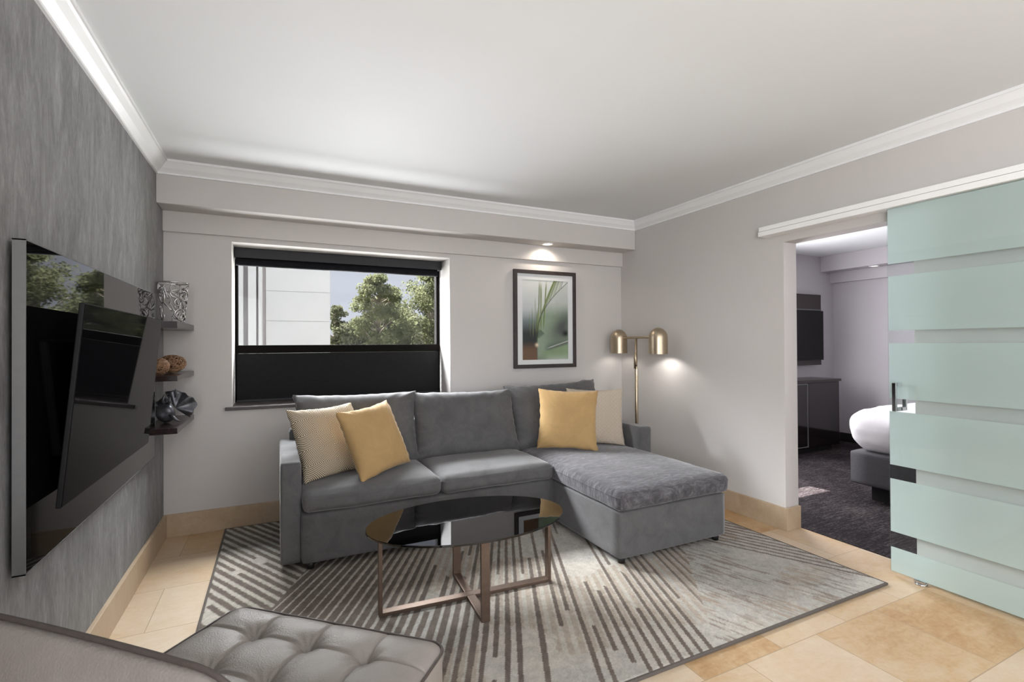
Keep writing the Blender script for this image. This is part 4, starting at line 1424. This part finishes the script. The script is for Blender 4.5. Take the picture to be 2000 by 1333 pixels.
pt('plinth', (5.295, -3.5, 0.0045), (6.66, -1.735, 0.135), 'bed_plinth', bed, 0.003)
soft_box('upholstered_base', (1.57, 2.05, 0.285), 0.022, 'bed_fabric', bed, loc=bl_(5.975, -2.642, 0.277), amp=0.001, n=10)
dv = soft_box('duvet', (1.62, 2.10, 0.36), 0.13, 'white_linen', bed, loc=bl_(5.985, -2.63, 0.585), crown=0.05, amp=0.014, freq=5, n=30, seed=4)
for v in dv.data.vertices:
    z = v.co.z
    if z < 0.02:
        k = (0.02 - z) / 0.2
        v.co.x *= 1 - 0.055 * k
        v.co.y *= 1 - 0.045 * k

# ------------------------------------------------------------------ outside: tower, trees, lawn
struct(box('ground', (-40, 0.6, -3.7), (60, 90, -3.5), 'outdoor_ground'))
bd = empty('building', (-1.0, 12.0, -3.5), 'white concrete building outside the left half of the window', 'building')
pt('facade', (-6.0, 9.03, -3.5), (1.94, 16, 14.0), 'concrete_grey', bd)
zj = [-3.5, -1.69, -0.96, -0.235, 0.49, 1.22, 1.95, 2.678, 3.405, 4.13, 4.86, 7.0, 9.5, 14.0]
bm = bmesh.new()
o_ = bd.location
for a, b in zip(zj[:-1], zj[1:]):
    lbox(bm, (0.485, 8.99, a + 0.004), (1.94, 9.031, b - 0.004))
from_bm('cladding', bm, 'concrete', bd)
for xa, xb in [(-3.0, -0.7), (-0.60, 0.014), (0.111, 0.283), (0.327, 0.412)]:
    pt('pilaster', (xa, 8.80, -3.5), (xb, 9.031, 14.0), 'concrete', bd, 0.01)

random.seed(21)
rng = np.random.default_rng(5)


def tree(name, x, y, zb, ztop, rad, nclump, nleaf, lsize, mat, label, seed, low=None):
    rg = np.random.default_rng(seed)
    root = empty(name, (x, y, zb), label, 'tree', 'trees outside the window')
    h = ztop - zb
    low = low if low is not None else zb + 0.35 * h
    paths, radii = [], []
    V, F = tube_data([(0, 0, 0), (0.08, 0.03, h * 0.35), (-0.05, 0.0, h * 0.65), (0.05, 0, h * 0.92)], [0.20, 0.16, 0.10, 0.03], 8)
    Vl, Fl = [], []
    clumps = []
    for k in range(nclump):
        f = rg.random()
        zz = low + (ztop - low) * f
        rr = rad * math.sqrt(max(0.05, 1 - (2 * f - 0.75) ** 2 * 0.62)) * (0.25 + 0.75 * math.sqrt(rg.random()))
        if f > 0.85:
            rr *= 0.85
        a = rg.random() * 2 * PI
        c = Vector((rr * math.cos(a), rr * math.sin(a), zz - zb))
        clumps.append(c)
        st_ = Vector((0, 0, max(0.3 * h, c.z - 0.5 * rr - 0.3)))
        mid = (st_ + c) / 2 + Vector((0, 0, -0.1))
        v, f_ = tube_data([st_, mid, c], [0.045, 0.03, 0.012], 5)
        o = len(V)
        V += v
        F += [tuple(i + o for i in q) for q in f_]
    from_np('trunk', V, F, 'bark', root)
    for c in clumps:
        cr_ = rad * rg.uniform(0.22, 0.38)
        for i in range(nleaf):
            d = Vector(rg.normal(size=3))
            d.normalize()
            p = c + Vector((d.x, d.y, d.z * 0.75)) * cr_ * rg.random() ** 0.45
            nrm = (d + Vector(rg.normal(size=3)) * 0.7 + Vector((0, 0, 0.4))).normalized()
            a = nrm.orthogonal().normalized()
            b = nrm.cross(a)
            t = rg.random() * 6.28
            a, b = a * math.cos(t) + b * math.sin(t), -a * math.sin(t) + b * math.cos(t)
            s = lsize * rg.uniform(0.6, 1.3)
            o = len(Vl)
            Vl += [p - a * s, p - b * s * 0.5, p + a * s, p + b * s * 0.5]
            Fl.append((o, o + 1, o + 2, o + 3))
    from_np('foliage', Vl, Fl, mat, root, False)


tree('tree', 5.15, 20, -3.5, 4.60, 1.25, 80, 210, 0.072, 'leaf', 'tall loose-crowned tree outside, right of the white building', 1, 0.8)
tree('tree', 8.0, 20.5, -3.5, 5.15, 1.9, 125, 210, 0.075, 'leaf', 'broad bushy tree outside at the right window edge', 2, 0.2)
tree('tree', 6.4, 23, -3.5, 3.75, 1.7, 80, 170, 0.08, 'leaf_dark', 'darker tree outside standing behind the two light green trees', 3, 0.2)
tree('tree', 3.35, 22, -3.5, 3.35, 0.75, 40, 150, 0.07, 'leaf_dark', 'small tree outside beside the white building corner', 4, 1.2)
tree('tree', 4.3, 21, -3.5, 2.55, 1.2, 70, 170, 0.08, 'leaf_dark', 'low tree outside between the building and the tall tree', 5, -0.2)
